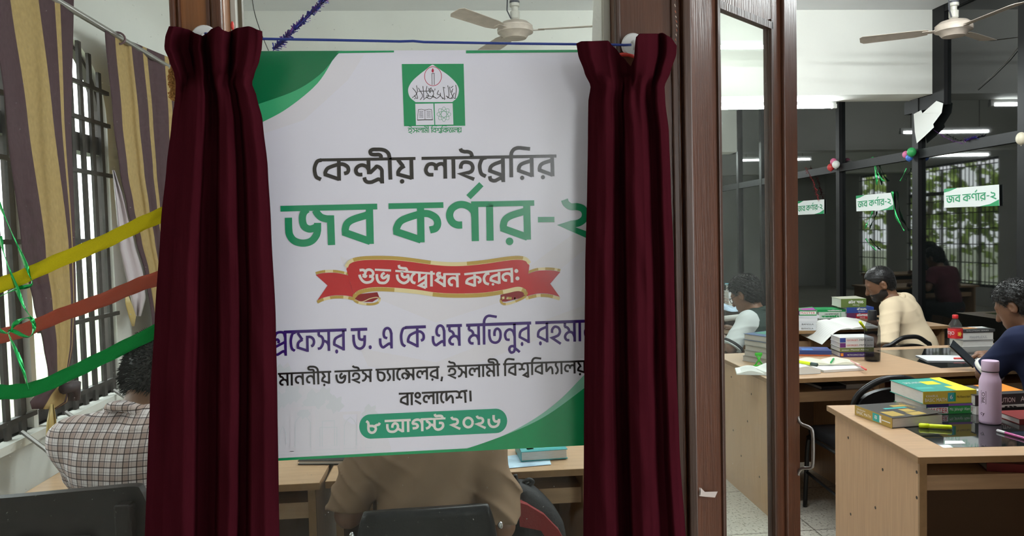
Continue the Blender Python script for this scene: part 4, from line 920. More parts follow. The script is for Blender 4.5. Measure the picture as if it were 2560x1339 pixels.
drape('maroon_drape', 'narrower maroon velvet drape at the right edge of the poster, over the brown post',
    [(78, 1446, 1690, .030), (110, 1442, 1692, .032), (135, 1446, 1690, .032), (180, 1462, 1675, .03), (215, 1478, 1660, .028), (255, 1472, 1662, .029), (330, 1471, 1671, .031), (470, 1469, 1676, .033), (670, 1464, 1684, .034), (900, 1462, 1689, .036), (1100, 1461, 1697, .038), (1400, 1459, 1716, .04)],
    [(0, -.7), (.05, -.1), (.12, .45), (.22, .8), (.30, .6), (.35, -.7), (.40, -1), (.445, -.7), (.48, .5), (.58, .95), (.68, .75), (.73, .3), (.77, -.6), (.84, -.3), (.9, .35), (.96, .1), (1, -.7)],
    [(0, -.3), (.06, .3), (.12, .75), (.30, .8), (.36, -.1), (.42, -.9), (.5, -.8), (.57, -.5), (.61, .6), (.72, .8), (.80, .4), (.83, -.3), (.9, .3), (1, -.4)],
    [(0, 108), (.05, 103), (.3, 102), (.36, 118), (.45, 142), (.55, 166), (.585, 150), (.605, 92), (.64, 84), (.82, 84), (.86, 82), (.93, 92), (1, 114)], .03, 215)
# string, hooks, cords, tape
blue = mat('blue_cord', (.012, .035, .22), rough=.55, bump=.2, bscale=200)
b = MB(); P = [(512, 84), (600, 92), (655, 97), (830, 100), (1000, 103.5), (1033, 102.5), (1060, 105), (1300, 109), (1500, 111), (1560, 112.5), (1578, 112)]
b.tube([PY(x, y, 1.528) for x, y in P], .0026, 8); tag(b.build('blue_string', blue, smooth=True), 'thin blue string stretched level above the poster from hook to hook', 'string')
hookm = mat('hook_white_plastic', (.66, .66, .66), rough=.35)
for (x, y, r, lab) in ((512, 97, .026, 'white round plastic hook half hidden behind the top of the wide left drape'), (1582, 113, .024, 'white round plastic hook on the right post behind the narrower drape')):
    c = PY(x, y, 1.536); t = thing('curtain_hook', lab, 'hook', c)
    Mx = Matrix.Rotation(R(90), 4, 'X')
    b = MB(); b.lathe([(r*.55, -.003), (r, -.003), (r*1.02, .003), (r*.9, .007), (r*.45, .008)], (0, 0, 0), 28, 0, Mx); b.build('hook_disc', hookm, t, angle=40)
    b = MB(); b.tube([(0, -.004, r*.3), (0, -.014, r*.15), (0, -.018, -r*.15), (0, -.012, -r*.5)], .003, 8); b.build('hook_arm', hookm, t, smooth=True)
redm = mat('red_plastic', (.55, .03, .02), rough=.4)
b = MB(); b.tube([PY(x, y, 1.532) for x, y in ((1540, 140), (1556, 136), (1572, 137), (1588, 141))], .004, 8); tag(b.build('red_tie', redm, smooth=True), 'short red plastic tie under the hook on the right post', 'tie')
b = MB(); b.ell(PY(581, 64, 1.548), (.0035, .004, .009), 12); tag(b.build('red_peg', redm, smooth=True), 'tiny red peg on the edge of the left post', 'peg')
twist = mat('red_white_twine', (.45, .13, .07), rough=.7)
P = catmull([PY(x, y, 1.546) for x, y in ((1684, -30), (1688, 30), (1691, 70), (1687, 110), (1682, 135), (1674, 152))], 10); b = MB()
for k in range(2):
    b.tube([p+Vector((.0014*math.cos(i*1.1+k*math.pi), .0014*math.sin(i*1.1+k*math.pi), 0)) for i, p in enumerate(P)], .0013, 5, k)
tag(b.build('twisted_cord', [twist, mat('pale_twine', (.6, .5, .42), rough=.7)], smooth=True), 'thin red and white twisted cord hanging on the right post', 'cord')
tape = glassmat('clear_tape', tint=(.95, .95, .95), haze=.16)
wt = mat('white_tape', (.80, .82, .76), rough=.35, bump=.3, bscale=60)
b = MB(); b.flat([(1486, -40), (1522, -40), (1521, 112), (1480, 112), (1481, 60)], lambda x, y: PY(x, y, 1.602)); b.flat([(1486, -40), (1522, -40), (1521, 112), (1480, 112), (1481, 60)], lambda x, y: PY(x, y, 1.6032))
tag(b.build('tape_strip', mat('frosted_tape', (.82, .84, .78), rough=.4, bump=.3, bscale=60)), 'pale frosted tape strip on the glass beside the top of the right post', 'tape')
b = MB(); P = [(1736, 1214), (1742, 1222), (1748, 1226), (1783, 1225), (1776, 1240), (1752, 1238), (1736, 1236)]
b.flat(P, lambda x, y: Vector(D @ Vector((leafx(x, y), -.012, leafz(x, y))))); b.flat([(1736, 1214), (1748, 1226), (1736, 1236)], lambda x, y: Vector(D @ Vector((leafx(x, y), -.016, leafz(x, y)))))
tag(b.build('tape_scrap', mat('scrap_tape', (.45, .38, .35), rough=.25)), 'torn scrap of clear tape stuck on the brown door leaf', 'tape')
fz = mat('brown_fluff', (.30, .14, .035), rough=.9)
b = MB()
for k in range(260):
    c = PY(rnd.uniform(430, 452), rnd.uniform(170, 246), 1.53); a = Vector((rnd.gauss(0, 1), rnd.gauss(0, 1), rnd.gauss(0, 1))).normalized()*.009
    b.tube([c-a, c+Vector((rnd.gauss(0, .002),)*3), c+a], [.0022, .003, .0008], 5)
tag(b.build('fluffy_tassel', fz), 'tuft of golden brown fluff peeping out left of the wide maroon drape', 'tassel')
# crepe streamers across the left pane
def crepe(name, col, pts, w, Y, label, tr=.12):
    m = uvstripe('crepe_'+name, [(0, col), (.999, col)], rough=.75, sheen=.0, bump=.2, trans=tr)
    C_ = catmull([(x, y, 0) for x, y in pts], 10); rows = [[], [], [], [], []]; uvs = [[], [], [], [], []]
    for i, p in enumerate(C_):
        for k in range(5):
            rows[k].append(PY(p.x, p.y+w*(k/4-.5)+.8*math.sin(i*.9+k), Y+.003*math.sin(i*.5+k*1.3))); uvs[k].append((k/4, i*.2))
    b = MB(); b.grid(rows, 0, uvs); return tag(b.build(name, m, smooth=True, solid=.0008), label, 'streamer', 'crepe streamers across the left pane')
crepe('yellow_streamer', (.66, .56, .015), [(-30, 722), (50, 694), (140, 654), (260, 604), (345, 563), (420, 530)], 39, 1.56, 'yellow crepe streamer, topmost of the three across the left pane')
crepe('red_streamer', (.62, .12, .07), [(-30, 846), (60, 825), (150, 788), (260, 748), (345, 712), (420, 688)], 37, 1.70, 'red crepe streamer, middle of the three, behind the left pane', .3)
crepe('green_streamer', (.015, .27, .06), [(-30, 978), (30, 979), (95, 968), (190, 926), (300, 872), (420, 812)], 37, 1.565, 'green crepe streamer, lowest of the three across the left pane')
foil = mat('green_foil', (.02, .42, .10), rough=.22, metal=.75, spec=.8)
def foil_ribbon(name, pts, w, Y, label, m=foil, group=None, cat='ribbon', fn=None):
    C_ = catmull([(x, y, 0) for x, y in pts], 8); rows = [[], []]
    for i, p in enumerate(C_):
        q = C_[min(i+1, len(C_)-1)]-C_[max(i-1, 0)]; n = Vector((-q.y, q.x, 0)).normalized()*w/2; tw = math.cos(i*.35)*.45+.6
        for k, s in enumerate((-1, 1)):
            r = p+n*s*tw; rows[k].append((fn or (lambda x, y, d: PY(x, y, Y+d)))(r.x, r.y, .004*math.sin(i*.5)*s))
    b = MB(); b.grid(rows); return tag(b.build(name, m, smooth=True, solid=.0006), label, cat, group)
foil_ribbon('foil_ribbon', [(-10, 490), (20, 560), (60, 650), (75, 690), (78, 712), (40, 722), (-10, 745)], 9, 1.555, 'shiny green foil ribbon falling from the upper left and doubling back over the yellow streamer', group='green foil ribbons on the left pane')
foil_ribbon('foil_ribbon', [(0, 590), (12, 640), (40, 715), (62, 770), (82, 800), (84, 825), (70, 842), (30, 826), (22, 836), (50, 900), (72, 975)], 10, 1.552, 'looped green foil ribbon ending at the green streamer on the left pane', group='green foil ribbons on the left pane')
foil_ribbon('foil_ribbon', [(-10, 822), (20, 832), (36, 810), (56, 797), (76, 795), (85, 808)], 11, 1.55, 'short curl of green foil ribbon over the red streamer at the left', group='green foil ribbons on the left pane')
tins = mat('blue_tinsel', (.05, .06, .42), rough=.25, metal=.7); tins2 = mat('purple_tinsel', (.25, .07, .35), rough=.25, metal=.7)
def tinsel(name, A, B_, n, spread, m, label, group=None, cat='tinsel', sag=0.):
    b = MB(); A = Vector(A); B_ = Vector(B_); d = B_-A
    for k in range(n):
        t = rnd.random(); c = A+d*t+Vector((0, 0, -sag*4*t*(1-t))); a = Vector((rnd.gauss(0, 1), rnd.gauss(0, 1), rnd.gauss(0, 1)))*spread+d.normalized()*spread*rnd.uniform(.5, 2.5)
        w = a.orthogonal().normalized()*.0018
        b.add([c-w, c+w, c+a+w, c+a-w], [(0, 1, 2, 3)], rnd.randrange(len(m)))
    b.tube([A+d*(i/8)+Vector((0, 0, -sag*4*(i/8)*(1-i/8))) for i in range(9)], .0012, 5); return tag(b.build(name, m, normals=False), label, cat, group)
tinsel('tinsel_garland', PY(683, 126, 2.0), PY(825, -14, 2.0), 520, .0055, [tins, tins, tins2], 'blue and purple tinsel strand slanting up behind the glass above the poster')
b = MB(); b.tube(catmull([PY(x, y, 1.9) for x, y in ((628, -20), (636, 30), (650, 75), (662, 105), (672, 128))], 6), .0011, 6); tag(b.build('dark_wire', iron), 'thin dark wire hanging behind the glass near the left post', 'wire')
# striped window curtains and their rod
P1, G1 = (.125, .075, .085), (.58, .41, .18)
strip = uvstripe('striped_curtain_cloth', [(0, P1), (.3, G1), (.6, P1), (.78, G1), (.84, P1)], rough=.9, sheen=.0, trans=.15)
strip2 = uvstripe('striped_curtain_cloth_far', [(0, P1), (.3, G1), (.6, P1), (.70, G1), (.74, P1), (.9, G1), (.94, P1)], rough=.9, sheen=.0, trans=.15)
XC = XL+.09
def side_drape(name, m, rows, waves, amp, label, slope=0., parent=None, ga=(.19, .53), gb=(.44, .88)):
    b = MB(); Gd, U = [], []; NV, NU = 60, 70
    for j in range(NV+1):
        yy = rows[0][0]+(rows[-1][0]-rows[0][0])*j/NV; xl, xr, A = interp(rows, yy); r_, u_ = [], []
        for i in range(NU+1):
            u = i/NU; x = xl+(xr-xl)*u; k = max(0, 1-j/NV*4)
            d = (math.sin(u*waves*2*math.pi+.6*math.sin(yy*.006))*.6+.4*math.sin(u*waves*4.4*math.pi+1))*A*amp
            r_.append(PX(x, yy+slope*(x-xl)*k, XC+.02+d)); q = min(1, j/NV/.62); g0, g1 = ga[0]+(gb[0]-ga[0])*q, ga[1]+(gb[1]-ga[1])*q
            u_.append((u/g0*.3 if u < g0 else .3+(u-g0)/(g1-g0)*.3 if u < g1 else .6+(u-g1)/(1-g1)*.4, j*.1))
        Gd.append(r_); U.append(u_)
    b.grid(Gd, 0, U); o = b.build(name, m, parent, smooth=True, solid=.002)
    return tag(o, label, 'curtain', 'striped window curtains') if label else o
c1 = side_drape('window_curtain', strip, [(-60, -30, 190, 1), (0, -18, 184, 1), (300, 16, 178, 1), (640, 56, 188, .9), (760, 84, 190, .8), (860, 108, 184, .6), (930, 120, 172, .35), (965, 130, 160, .2), (985, 90, 175, .5), (1012, 70, 170, .6), (1022, 80, 140, .4)], 1.6, .010, 'purple and gold striped curtain nearest the left edge, tied in at its foot')
c2 = side_drape('window_curtain', strip2, [(76, 262, 438, 1), (300, 283, 446, 1), (430, 300, 448, 1), (520, 318, 450, 1), (600, 340, 450, .9), (680, 362, 450, .8), (800, 380, 450, .7), (960, 392, 450, .6)], 2.6, .012, 'purple and gold striped curtain further along the rod, beside the maroon drape', .42, None, (.14, .37), (.12, .42))
b = MB(); Rw = []
for yy, a, c in ((425, 281, 286), (500, 288, 314), (560, 293, 330), (620, 298, 344), (680, 312, 362), (740, 326, 366), (790, 336, 352)): Rw.append([PX(a+(c-a)*i/8, yy, XC+.01+.008*math.sin(i*1.3)) for i in range(9)])
b.grid(Rw); b.build('curtain_lining', mat('lining_satin', (.55, .47, .50), rough=.4, sheen=.2), c2, smooth=True, solid=.001)
b = MB(); Rw = []
for yy, a, c in ((728, 312, 316), (760, 314, 330), (790, 322, 340), (815, 330, 336)): Rw.append([PX(a+(c-a)*i/5, yy, XC+.03) for i in range(6)])
b.grid(Rw); b.build('gold_flap', mat('gold_satin', (.5, .36, .12), rough=.4), c2, smooth=True, solid=.001)
b = MB(); b.tube([PX(158, 972, XC+.05), PX(185, 965, XC+.06), PX(186, 1000, XC+.06)], [.02, .028, .02], 8); b.build('tie_knot', mat('knot_cloth', (.05, .032, .036), rough=.6), c1, smooth=True)
b = MB(); Rw = []
for yy, a, c in ((1010, 126, 134), (1050, 118, 140), (1090, 115, 142), (1130, 122, 140), (1155, 130, 138)): Rw.append([PX(a+(c-a)*i/6, yy, XC+.06+.012*math.sin(i)) for i in range(7)])
b.grid(Rw); b.build('curtain_tail', mat('gold_satin', (.5, .36, .12)), c1, smooth=True, solid=.002)
zr = PX(300, 95, XC+.02).z; rod = MB(); rod.tube([(XC+.02, 2.0, zr), (XC+.02, 4.35, zr)], .0135, 14); ro = tag(rod.build('curtain_rod', mat('rod_steel', (.42, .40, .38), rough=.3, metal=.85), smooth=True), 'steel curtain rod along the window wall above the striped curtains', 'rod')
for yy in (2.15, 4.3):
    b = MB(); b.box((XL, yy-.012, zr-.012), (XC+.02, yy+.012, zr+.012)); b.build('rod_bracket', iron, ro)
b = MB(); pc = PX(296, 96, XC+.02); b.tube([pc+Vector((0, .0, 0))+Vector((.026*math.cos(a*math.pi/8), -.004+.012*math.cos(a*math.pi/8), .026*math.sin(a*math.pi/8))) for a in range(16)], .005, 8, closed=True); b.build('eyelet_ring', mat('eyelet', (.16, .09, .10), rough=.35, metal=.5), c2, smooth=True)
# ------------------------------------------------------------------ fans, desks, chairs, people
cream_m = mat('fan_cream', (.46, .39, .33), rough=.45, var=.1, vscale=20)
fan_d = mat('fan_dark_band', (.05, .05, .06), rough=.5)
def fan(px, py, Y, a0, label):
    c = PY(px, py, Y); t = thing('ceiling_fan', label, 'fan', c, 0, 'ceiling fans')
    b = MB(); b.lathe([(.03, -.066), (.075, -.06), (.098, -.03), (.122, -.022), (.124, .0), (.118, .012), (.12, .02), (.09, .045), (.04, .06), (.026, .066)], n=32); b.build('motor', cream_m, t, angle=35)
    b = MB(); b.lathe([(.018, .06), (.018, ZC-c.z)], n=14); b.lathe([(.02, .06), (.032, .075), (.032, .12), (.022, .125), (.022, .15), (.034, .155), (.034, .21), (.02, .215)], n=18); b.lathe([(.03, ZC-c.z-.09), (.06, ZC-c.z-.06), (.06, ZC-c.z)], n=18); b.build('down_rod', mat('fan_rod', (.45, .43, .38), rough=.45), t, angle=35)
    b = MB(); b.lathe([(.0345, .175), (.0345, .19)], n=18); b.tube([(-.03, -.02, .07), (-.055, -.03, .12), (-.05, -.02, .2), (-.02, -.01, .26)], .005, 6); b.build('rod_band', fan_d, t)
    for k in range(3):
        a = a0+k*2*math.pi/3; M = Matrix.Rotation(a, 4, 'Z') @ Matrix.Translation((0, 0, -.012)) @ Matrix.Rotation(R(9), 4, 'X'); b = MB()
        b.box((.10, -.022, -.002), (.2, .022, .002), 0, M); out = [(.16, -.05), (.24, -.066), (.58, -.07), (.605, -.045), (.61, .03), (.59, .06), (.24, .05), (.16, .035)]
        b.prism(out, lambda u, v, w: M @ Vector((u, v, w+.006*math.sin((v+.07)*20))), -.0015, .0015); b.build('blade', cream_m, t)
fan(1288, 74, 5.1, R(-12), 'cream ceiling fan above the poster, hanging in front of the cross beam')
fan(2384, 70, 5.1, R(152), 'cream ceiling fan at the top right, near the tinted glass')
lam = mat('desk_laminate', (.47, .285, .155), rough=.42, var=.10, vscale=6, stretch=(14, 14, .8), bump=.02, bscale=40)
lamt = mat('desk_laminate_top', (.46, .295, .17), rough=.38, var=.10, vscale=6, stretch=(1, 12, 12), bump=.02, bscale=40)
lame = mat('desk_edge_band', (.27, .155, .07), rough=.45, var=.1, vscale=30)
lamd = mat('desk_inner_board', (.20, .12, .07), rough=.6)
inlay = mat('black_glass', (.012, .014, .014), rough=.03, spec=.9)
screw = mat('screw_hole', (.02, .015, .01), rough=.6)
def desk(label, x0, x1, y0, y1, inl=None, mids=(), ztop=.76, rot=0., rear_panel=True, grp='wooden study desks'):
    """y0 = user side (towards the viewer)"""
    cx, cy = x0, y0; t = thing('study_desk', label, 'desk', (cx, cy, 0), rot, grp); w, d = x1-x0, y1-y0
    b = MB(); b.box((0, 0, ztop-.022), (w, d, ztop), 0); b.box((-.001, -.003, ztop-.0225), (w+.001, 0, ztop-.0005), 1); b.box((-.003, 0, ztop-.0225), (0, d, ztop-.0005), 1); b.build('table_top', [lamt, lame], t)
    if inl: b = MB(); b.box((inl[0], inl[1], ztop-.003), (inl[2], inl[3], ztop+.0008)); b.build('glass_inlay', inlay, t)
    for xx in [.022]+list(mids)+[w-.045]:
        b = MB(); b.box((xx, .045, 0), (xx+.024, d-.03, ztop-.022), 0); b.box((xx-.0005, .035, 0), (xx+.0245, .045, ztop-.022), 1)
        if xx < .03:
            for (sy, sz) in ((.055, .69), (.055, .60), (.30, .62), (.36, .45), (.58, .34), (.46, .22), (.2, .18), (.6, .66)):
                Mx = Matrix.Translation((xx-.0006, min(sy, d-.08), sz)) @ Matrix.Rotation(R(90), 4, 'Y'); b.lathe([(.0001, 0), (.006, 0), (.006, .001)], n=10, mi=2, M=Mx)
        b.build('side_panel', [lam, lame, screw], t)
    b = MB(); b.box((.046, .10, .652), (w-.045, d-.05, .667)); b.build('shelf', lamt, t)
    b = MB(); b.box((.046, .082, .615), (w-.045, .10, .669)); b.build('front_rail', lamt, t)
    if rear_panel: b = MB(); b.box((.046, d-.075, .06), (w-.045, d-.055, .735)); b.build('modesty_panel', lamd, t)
    return t
# front right desk
A0 = PZ(2297, 1142, .76); A1 = PZ(2068, 1013, .76)
FX, FY = A0.x, A0.y; fang = math.atan2(-(A1.x-A0.x), A1.y-A0.y); fd = (A1-A0).length
desk('pale wooden desk in the right foreground with screw holes in its side', FX, FX+1.5, FY, FY+fd, (.14, .10, 1.36, fd-.12), rot=fang)
def onfront(u, v, z=.76): return Vector((FX, FY, z))+Matrix.Rotation(fang, 3, 'Z') @ Vector((u, v, 0))
# second row, third row
B0 = PZ(1925, 949, .76); B1 = PZ(1804, 884, .76)
SX, SY, SD = B0.x, B0.y, (B1-B0).length
desk('long pale wooden desk in the second row, holding the dark water bottle', SX, SX+1.98, SY, SY+SD, (1.02, .12, 1.86, SD-.1), mids=(.62, .93))
TX, TY = 1.72, 5.44
desk('pale wooden desk of the third row carrying the tall book stacks', TX, TX+2.1, TY, TY+.78, (.9, .12, 1.9, .68), mids=(1.0,))
L0 = PZ(70, 1216, .76); 
desk('wooden desk in front of the person in the plaid shirt', -1.40, -.46, 2.42, 3.15)
desk('pale wooden desk in front of the person in the brown shirt below the poster', -.44, .46, 2.43, 3.16, mids=(.12, .58))
# chairs
vinyl_b = mat('black_vinyl', (.010, .010, .011), rough=.33, spec=.25, bump=.05, bscale=150)
tube_b2 = mat('black_steel_tube', (.015, .015, .016), rough=.32, metal=.4)
chromem = mat('chrome', (.5, .5, .5), rough=.15, metal=1.)
def chair(label, x, y, rz, back='hoop', grp='black padded chairs', top=.86):
    """faces local +y"""
    t = thing('padded_chair', label, 'chair', (x, y, 0), rz, grp)
    b = MB(); b.box((-.205, -.2, .405), (.205, .21, .47), 0, None, .026); b.build('seat', vinyl_b, t, smooth=True)
    b = MB(); b.tube([(-.2, -.2, .40), (.2, -.2, .40), (.2, .2, .40), (-.2, .2, .40)], .011, 8, closed=True); b.build('seat_frame', tube_b2, t, smooth=True)
    for sx in (-1, 1):
        b = MB(); b.tube(catmull([(sx*.19, .19, .41), (sx*.195, .215, .36), (sx*.2, .225, .2), (sx*.205, .235, .0)], 5), .0125, 10); b.build('leg', tube_b2, t, smooth=True)
        b = MB(); b.tube(catmull([(sx*.185, -.19, .41), (sx*.195, -.22, .3), (sx*.2, -.25, .0)], 5), .0125, 10); b.build('leg', tube_b2, t, smooth=True)
        b = MB(); b.tube([(sx*.2, .225, .2), (sx*.198, -.235, .17)], .008, 8); b.build('stretcher', tube_b2, t, smooth=True)
    if back == 'hoop':
        P = [(-.19, -.2, .42), (-.195, -.225, .58), (-.185, -.25, .70), (-.145, -.27, top-.05), (-.07, -.28, top-.008), (0, -.282, top), (.07, -.28, top-.008), (.145, -.27, top-.05), (.185, -.25, .70), (.195, -.225, .58), (.19, -.2, .42)]
        b = MB(); b.tube(catmull(P, 6), .0155, 10); b.build('back_hoop', tube_b2, t, smooth=True)
        out = [(.178*math.cos(a), .0+.13*math.sin(a)) for a in [math.pi*i/14 for i in range(15)]]
        b = MB(); q = [(-.178, -.06), (.178, -.06)]+[(p[0], .03+p[1]*.62) for p in out]
        b.prism(q, lambda u, v, w: Vector((u, -.262+w-(v)*.08+.12*u*u, top-.16+v)), -.016, .016); b.build('backrest', vinyl_b, t, angle=50)
    else:
        b = MB(); w = .198
        rows = []
        for k in range(15):
            z = .50+(top-.50)*k/14; ww = w*(1-.10*(k/14)**4); r_ = []
            n = 24
            for i in range(n):
                a = 2*math.pi*i/n; cx = math.copysign(abs(math.cos(a))**.45, math.cos(a)); cy = math.copysign(abs(math.sin(a))**.6, math.sin(a))
                kk = math.sin(math.pi*min(1, (k+.35)/14.7))**.28; r_.append(Vector((cx*ww*(.90+.1*kk), -.235-(z-.5)*.12+cy*.030*kk+.10*(cx*ww)**2, z)))
            rows.append(r_)
        b.grid(rows, closed=True); n = 24; o = len(b.v); b.f.append(list(range(n))); b.m.append(0); b.f.append(list(range(o-n, o))); b.m.append(0); b.build('backrest', vinyl_b, t, smooth=True)
        for sx in (-1, 1):
            b = MB(); b.tube([(sx*.17, -.2, .41), (sx*.175, -.25, .52), (sx*.18, -.285, .70)], .011, 8); b.build('back_post', tube_b2, t, smooth=True)
            b = MB(); b.ell((sx*.2, -.285, top-.055), (.008, .008, .010), 10); b.build('screw_cap', chromem, t, smooth=True)
        b = MB(); b.box((-.03, -.305, .63), (.03, -.302, .665)); b.build('maker_plate', mat('grey_plate', (.16, .14, .12), rough=.5), t)
    return t
cb = PY(1058, 1290, 2.0)
chair('black padded chair with rectangular back under the person in brown, below the poster', cb.x, 2.27, R(2), 'pad', top=PY(1100, 1268, 2.0).z)
ce = PY(2200, 946, 3.40); chair('empty black chair with round back hoop between the two front desks', ce.x+.075, ce.y+.28, R(0), 'hoop', top=ce.z)
cg = PY(2262, 842, 4.86); chair('black chair with round back hoop under the person in the beige shirt', cg.x, cg.y+.28, R(8), 'hoop', top=cg.z)
chair('black chair under the person in navy, mostly hidden by the right desk', 2.96, 3.42, R(12), 'hoop', top=.82)
chair('black chair under the person with glasses behind the door glass', 2.02, 4.98, R(12), 'hoop', top=.84)
# dark wooden chair behind the left pane
dw = mat('dark_chair_wood', (.011, .006, .005), rough=.45, spec=.3, var=.3, vscale=10, stretch=(.6, 6, 6))
t = thing('wooden_chair', 'dark wooden chair with a broad curved top rail behind the left pane', 'chair', (-1.06, 2.05, 0))
lc = lambda x, y, Y=1.86: PY(x, y, Y)-Vector((-1.06, 2.05, 0))
b = MB(); top_e = catmull([lc(-120, 1256), lc(0, 1250), lc(130, 1238), lc(250, 1225), lc(335, 1216), lc(352, 1226), lc(366, 1254)], 6); rows = []
for p in top_e: 
    bend = .03*math.cos((p.x+.0)*4)
    rows.append([Vector((p.x, p.y-.014+bend, p.z)), Vector((p.x, p.y+.014+bend, p.z)), Vector((p.x, p.y+.014+bend, p.z-.13)), Vector((p.x, p.y-.014+bend, p.z-.13))])
b.grid(rows, closed=True); b.f += [[0, 1, 2, 3], [len(b.v)-4+i for i in range(4)]]; b.m += [0, 0]; b.build('top_rail', dw, t, angle=40)
for xx in (-.24, .24): 
    b = MB(); b.box((xx-.02, -.22, 0), (xx+.02, -.17, .92), 0, None, .006); b.build('back_post', dw, t); b = MB(); b.box((xx-.02, .17, 0), (xx+.02, .21, .44), 0, None, .006); b.build('leg', dw, t)
b = MB(); b.box((-.25, -.22, .42), (.25, .22, .455), 0, None, .01); b.build('seat', dw, t)
for xx in (-.12, 0, .12): b = MB(); b.box((xx-.03, -.2, .44), (xx+.03, -.185, .84)); b.build('back_slat', dw, t)
# people
def local(root_loc, face, w): return tuple(Matrix.Rotation(-face, 3, 'Z') @ (Vector(w)-Vector(root_loc)))
def plaid_mat():
    m, N, L, b_ = nmat('plaid_cloth'); tc = N.new('ShaderNodeTexCoord'); sp = N.new('ShaderNodeSeparateXYZ'); L.new(tc.outputs['Object'], sp.inputs[0])
    def M_(op, a, b=None):
        n = N.new('ShaderNodeMath'); n.operation = op
        for i, q in enumerate((a, b)):
            if q is None: continue
            if isinstance(q, (int, float)): n.inputs[i].default_value = q
            else: L.new(q, n.inputs[i])
        return n.outputs[0]
    def band(co, per, off, wdt): return M_('LESS_THAN', M_('FRACT', M_('ADD', M_('MULTIPLY', co, 1/per), off)), wdt)
    x, z = sp.outputs[0], sp.outputs[2]; col = None
    base = N.new('ShaderNodeRGB'); base.outputs[0].default_value = (.76, .68, .68, 1); cur = base.outputs[0]
    def over(cur, fac, c, k):
        mx = N.new('ShaderNodeMix'); mx.data_type = 'RGBA'; mx.blend_type = 'MULTIPLY'; L.new(M_('MULTIPLY', fac, k), mx.inputs['Factor']); L.new(cur, mx.inputs['A']); mx.inputs['B'].default_value = (*c, 1); return mx.outputs['Result']
    for co in (x, z):
        cur = over(cur, band(co, .035, .1, .42), (.66, .54, .48), .75); cur = over(cur, band(co, .035, .1, .08), (.10, .08, .09), .9); cur = over(cur, band(co, .035, -.34, .07), (.14, .11, .12), .9); cur = over(cur, band(co, .035, -.55, .05), (.55, .5, .5), .7)
    L.new(cur, b_.inputs['Base Color']); b_.inputs['Roughness'].default_value = .85; return m
trous = mat('dark_trousers', (.02, .02, .024), rough=.85)
plaid = plaid_mat()
px0 = PY(322, 1000, 2.24)
seated('person in a brown and white plaid shirt bent over a desk behind the left pane', (px0.x+.055, 2.10, 0), R(-6), seat=.50, lean=(.20, -.10), head=(R(-8), R(-38), R(4)), shirt=plaid, collar=plaid, trouser=trous, sleeve=1.6, hairlen=.020, wrinkle=.0045, wdir=(1, 2, 5), h=.006, bulk=.93, elbows=((-.205, .20, .76), (.22, .20, .76)), hands=((-.12, .42, .80), (.12, .42, .80)), scale=1.0)
brown = mat('brown_tshirt', (.25, .165, .105), rough=.9, spec=.2)
bx = PY(1055, 1200, 2.2)
seated('person in a plain brown T-shirt seen from behind below the poster', (bx.x, 2.22, 0), R(-2), lean=(.22, .03), head=(0, R(-40), 0), shirt=brown, trouser=trous, sleeve=.95, wrinkle=.011, wdir=(6.5, 1, 7.5), h=.006, elbows=((-.235, .06, .70), (.235, .02, .66)), hands=((-.16, .36, .795), (.20, .34, .795)), bulk=1.04)
beige = mat('beige_polo', (.76, .62, .43), rough=.9, spec=.2)
bl = PY(2262, 900, 5.08); bl_ = (bl.x+.16, 5.10, 0)
seated('person with a beard in a beige polo shirt reading at the third desk row', bl_, R(42), seat=.48, lean=(.36, -.05), head=(R(30), R(-26), R(-4)), shirt=beige, collar=beige, trouser=trous, sleeve=.85, hairlen=.007, beard=True, wrinkle=.0022, h=.006, elbows=(local(bl_, R(42), PY(2216, 884, 4.92)), (.27, .2, .76)), hands=(local(bl_, R(42), PY(2186, 848, 5.22)), (.14, .50, .80)), bulk=1.06)
navy = mat('navy_polo', (.012, .017, .048), rough=.85, spec=.2)
nl = (2.96, 3.36, 0); nf = R(14)
phone_c = PY(2407, 884, 3.76)
seated('person in a navy polo shirt at the right edge holding a phone', nl, nf, lean=(.28, .05), head=(R(18), R(-26), R(0)), shirt=navy, collar=navy, trouser=trous, sleeve=.9, hairlen=.016, wrinkle=.0025, h=.006,
    elbows=(local(nl, nf, PY(2462, 935, 3.60)), (.28, .2, .80)), hands=(local(nl, nf, PY(2466, 893, 3.84)), (.10, .44, .82)), cuff=(mat('white_trim', (.7, .68, .62), rough=.8), navy))
gm = mat('dark_green_jersey', (.012, .030, .024), rough=.8); gw = mat('white_jersey', (.62, .66, .66), rough=.8)
gl = PY(1900, 850, 4.92)
gr_, gi = seated('person with glasses in a dark green and white jersey behind the door glass', (gl.x+.15, 4.92, 0), R(34), seat=.43, lean=(.32, .0), head=(R(8), R(-26), R(0)), shirt_mats=[gm, gw], collar=gm, trouser=trous, sleeve=.95, hairlen=.020, glasses=True, wrinkle=.003, h=.006, elbows=((-.29, .2, .74), (.28, .2, .74)), hands=((-.12, .44, .80), (.14, .44, .80)), cuff=(mat('black_band', (.012, .012, .014), rough=.8), gw))
for ch in gr_.children:
    if ch.name.startswith('shirt'):
        for p in ch.data.polygons:
            c = p.center
            if abs(c.x) > .150+max(0, (gi['neck'][2]-.03-c.z))*.42: p.material_index = 1
        bm_ = None
# students further back, seen only as reflections in the tinted glass
for (x, y, m_, lab) in ((2.25, 8.5, mat('maroon_tshirt', (.09, .012, .025), rough=.8), 'person in a dark maroon shirt in the far rows, mirrored in the tinted glass'), (.7, 10.9, trous, 'person in black in the far rows behind the poster, mirrored small in the glass')):
    seated(lab, (x, y, 0), R(-20), lean=(.25, 0), head=(R(-10), R(-20), 0), shirt=m_, trouser=trous, h=.011, hairlen=.018)
desk('far desk of the back rows hidden behind the right drape', 1.6, 2.9, 8.9, 9.6)
desk('far desk of the back rows hidden behind the poster', .2, 1.4, 11.3, 12.0)
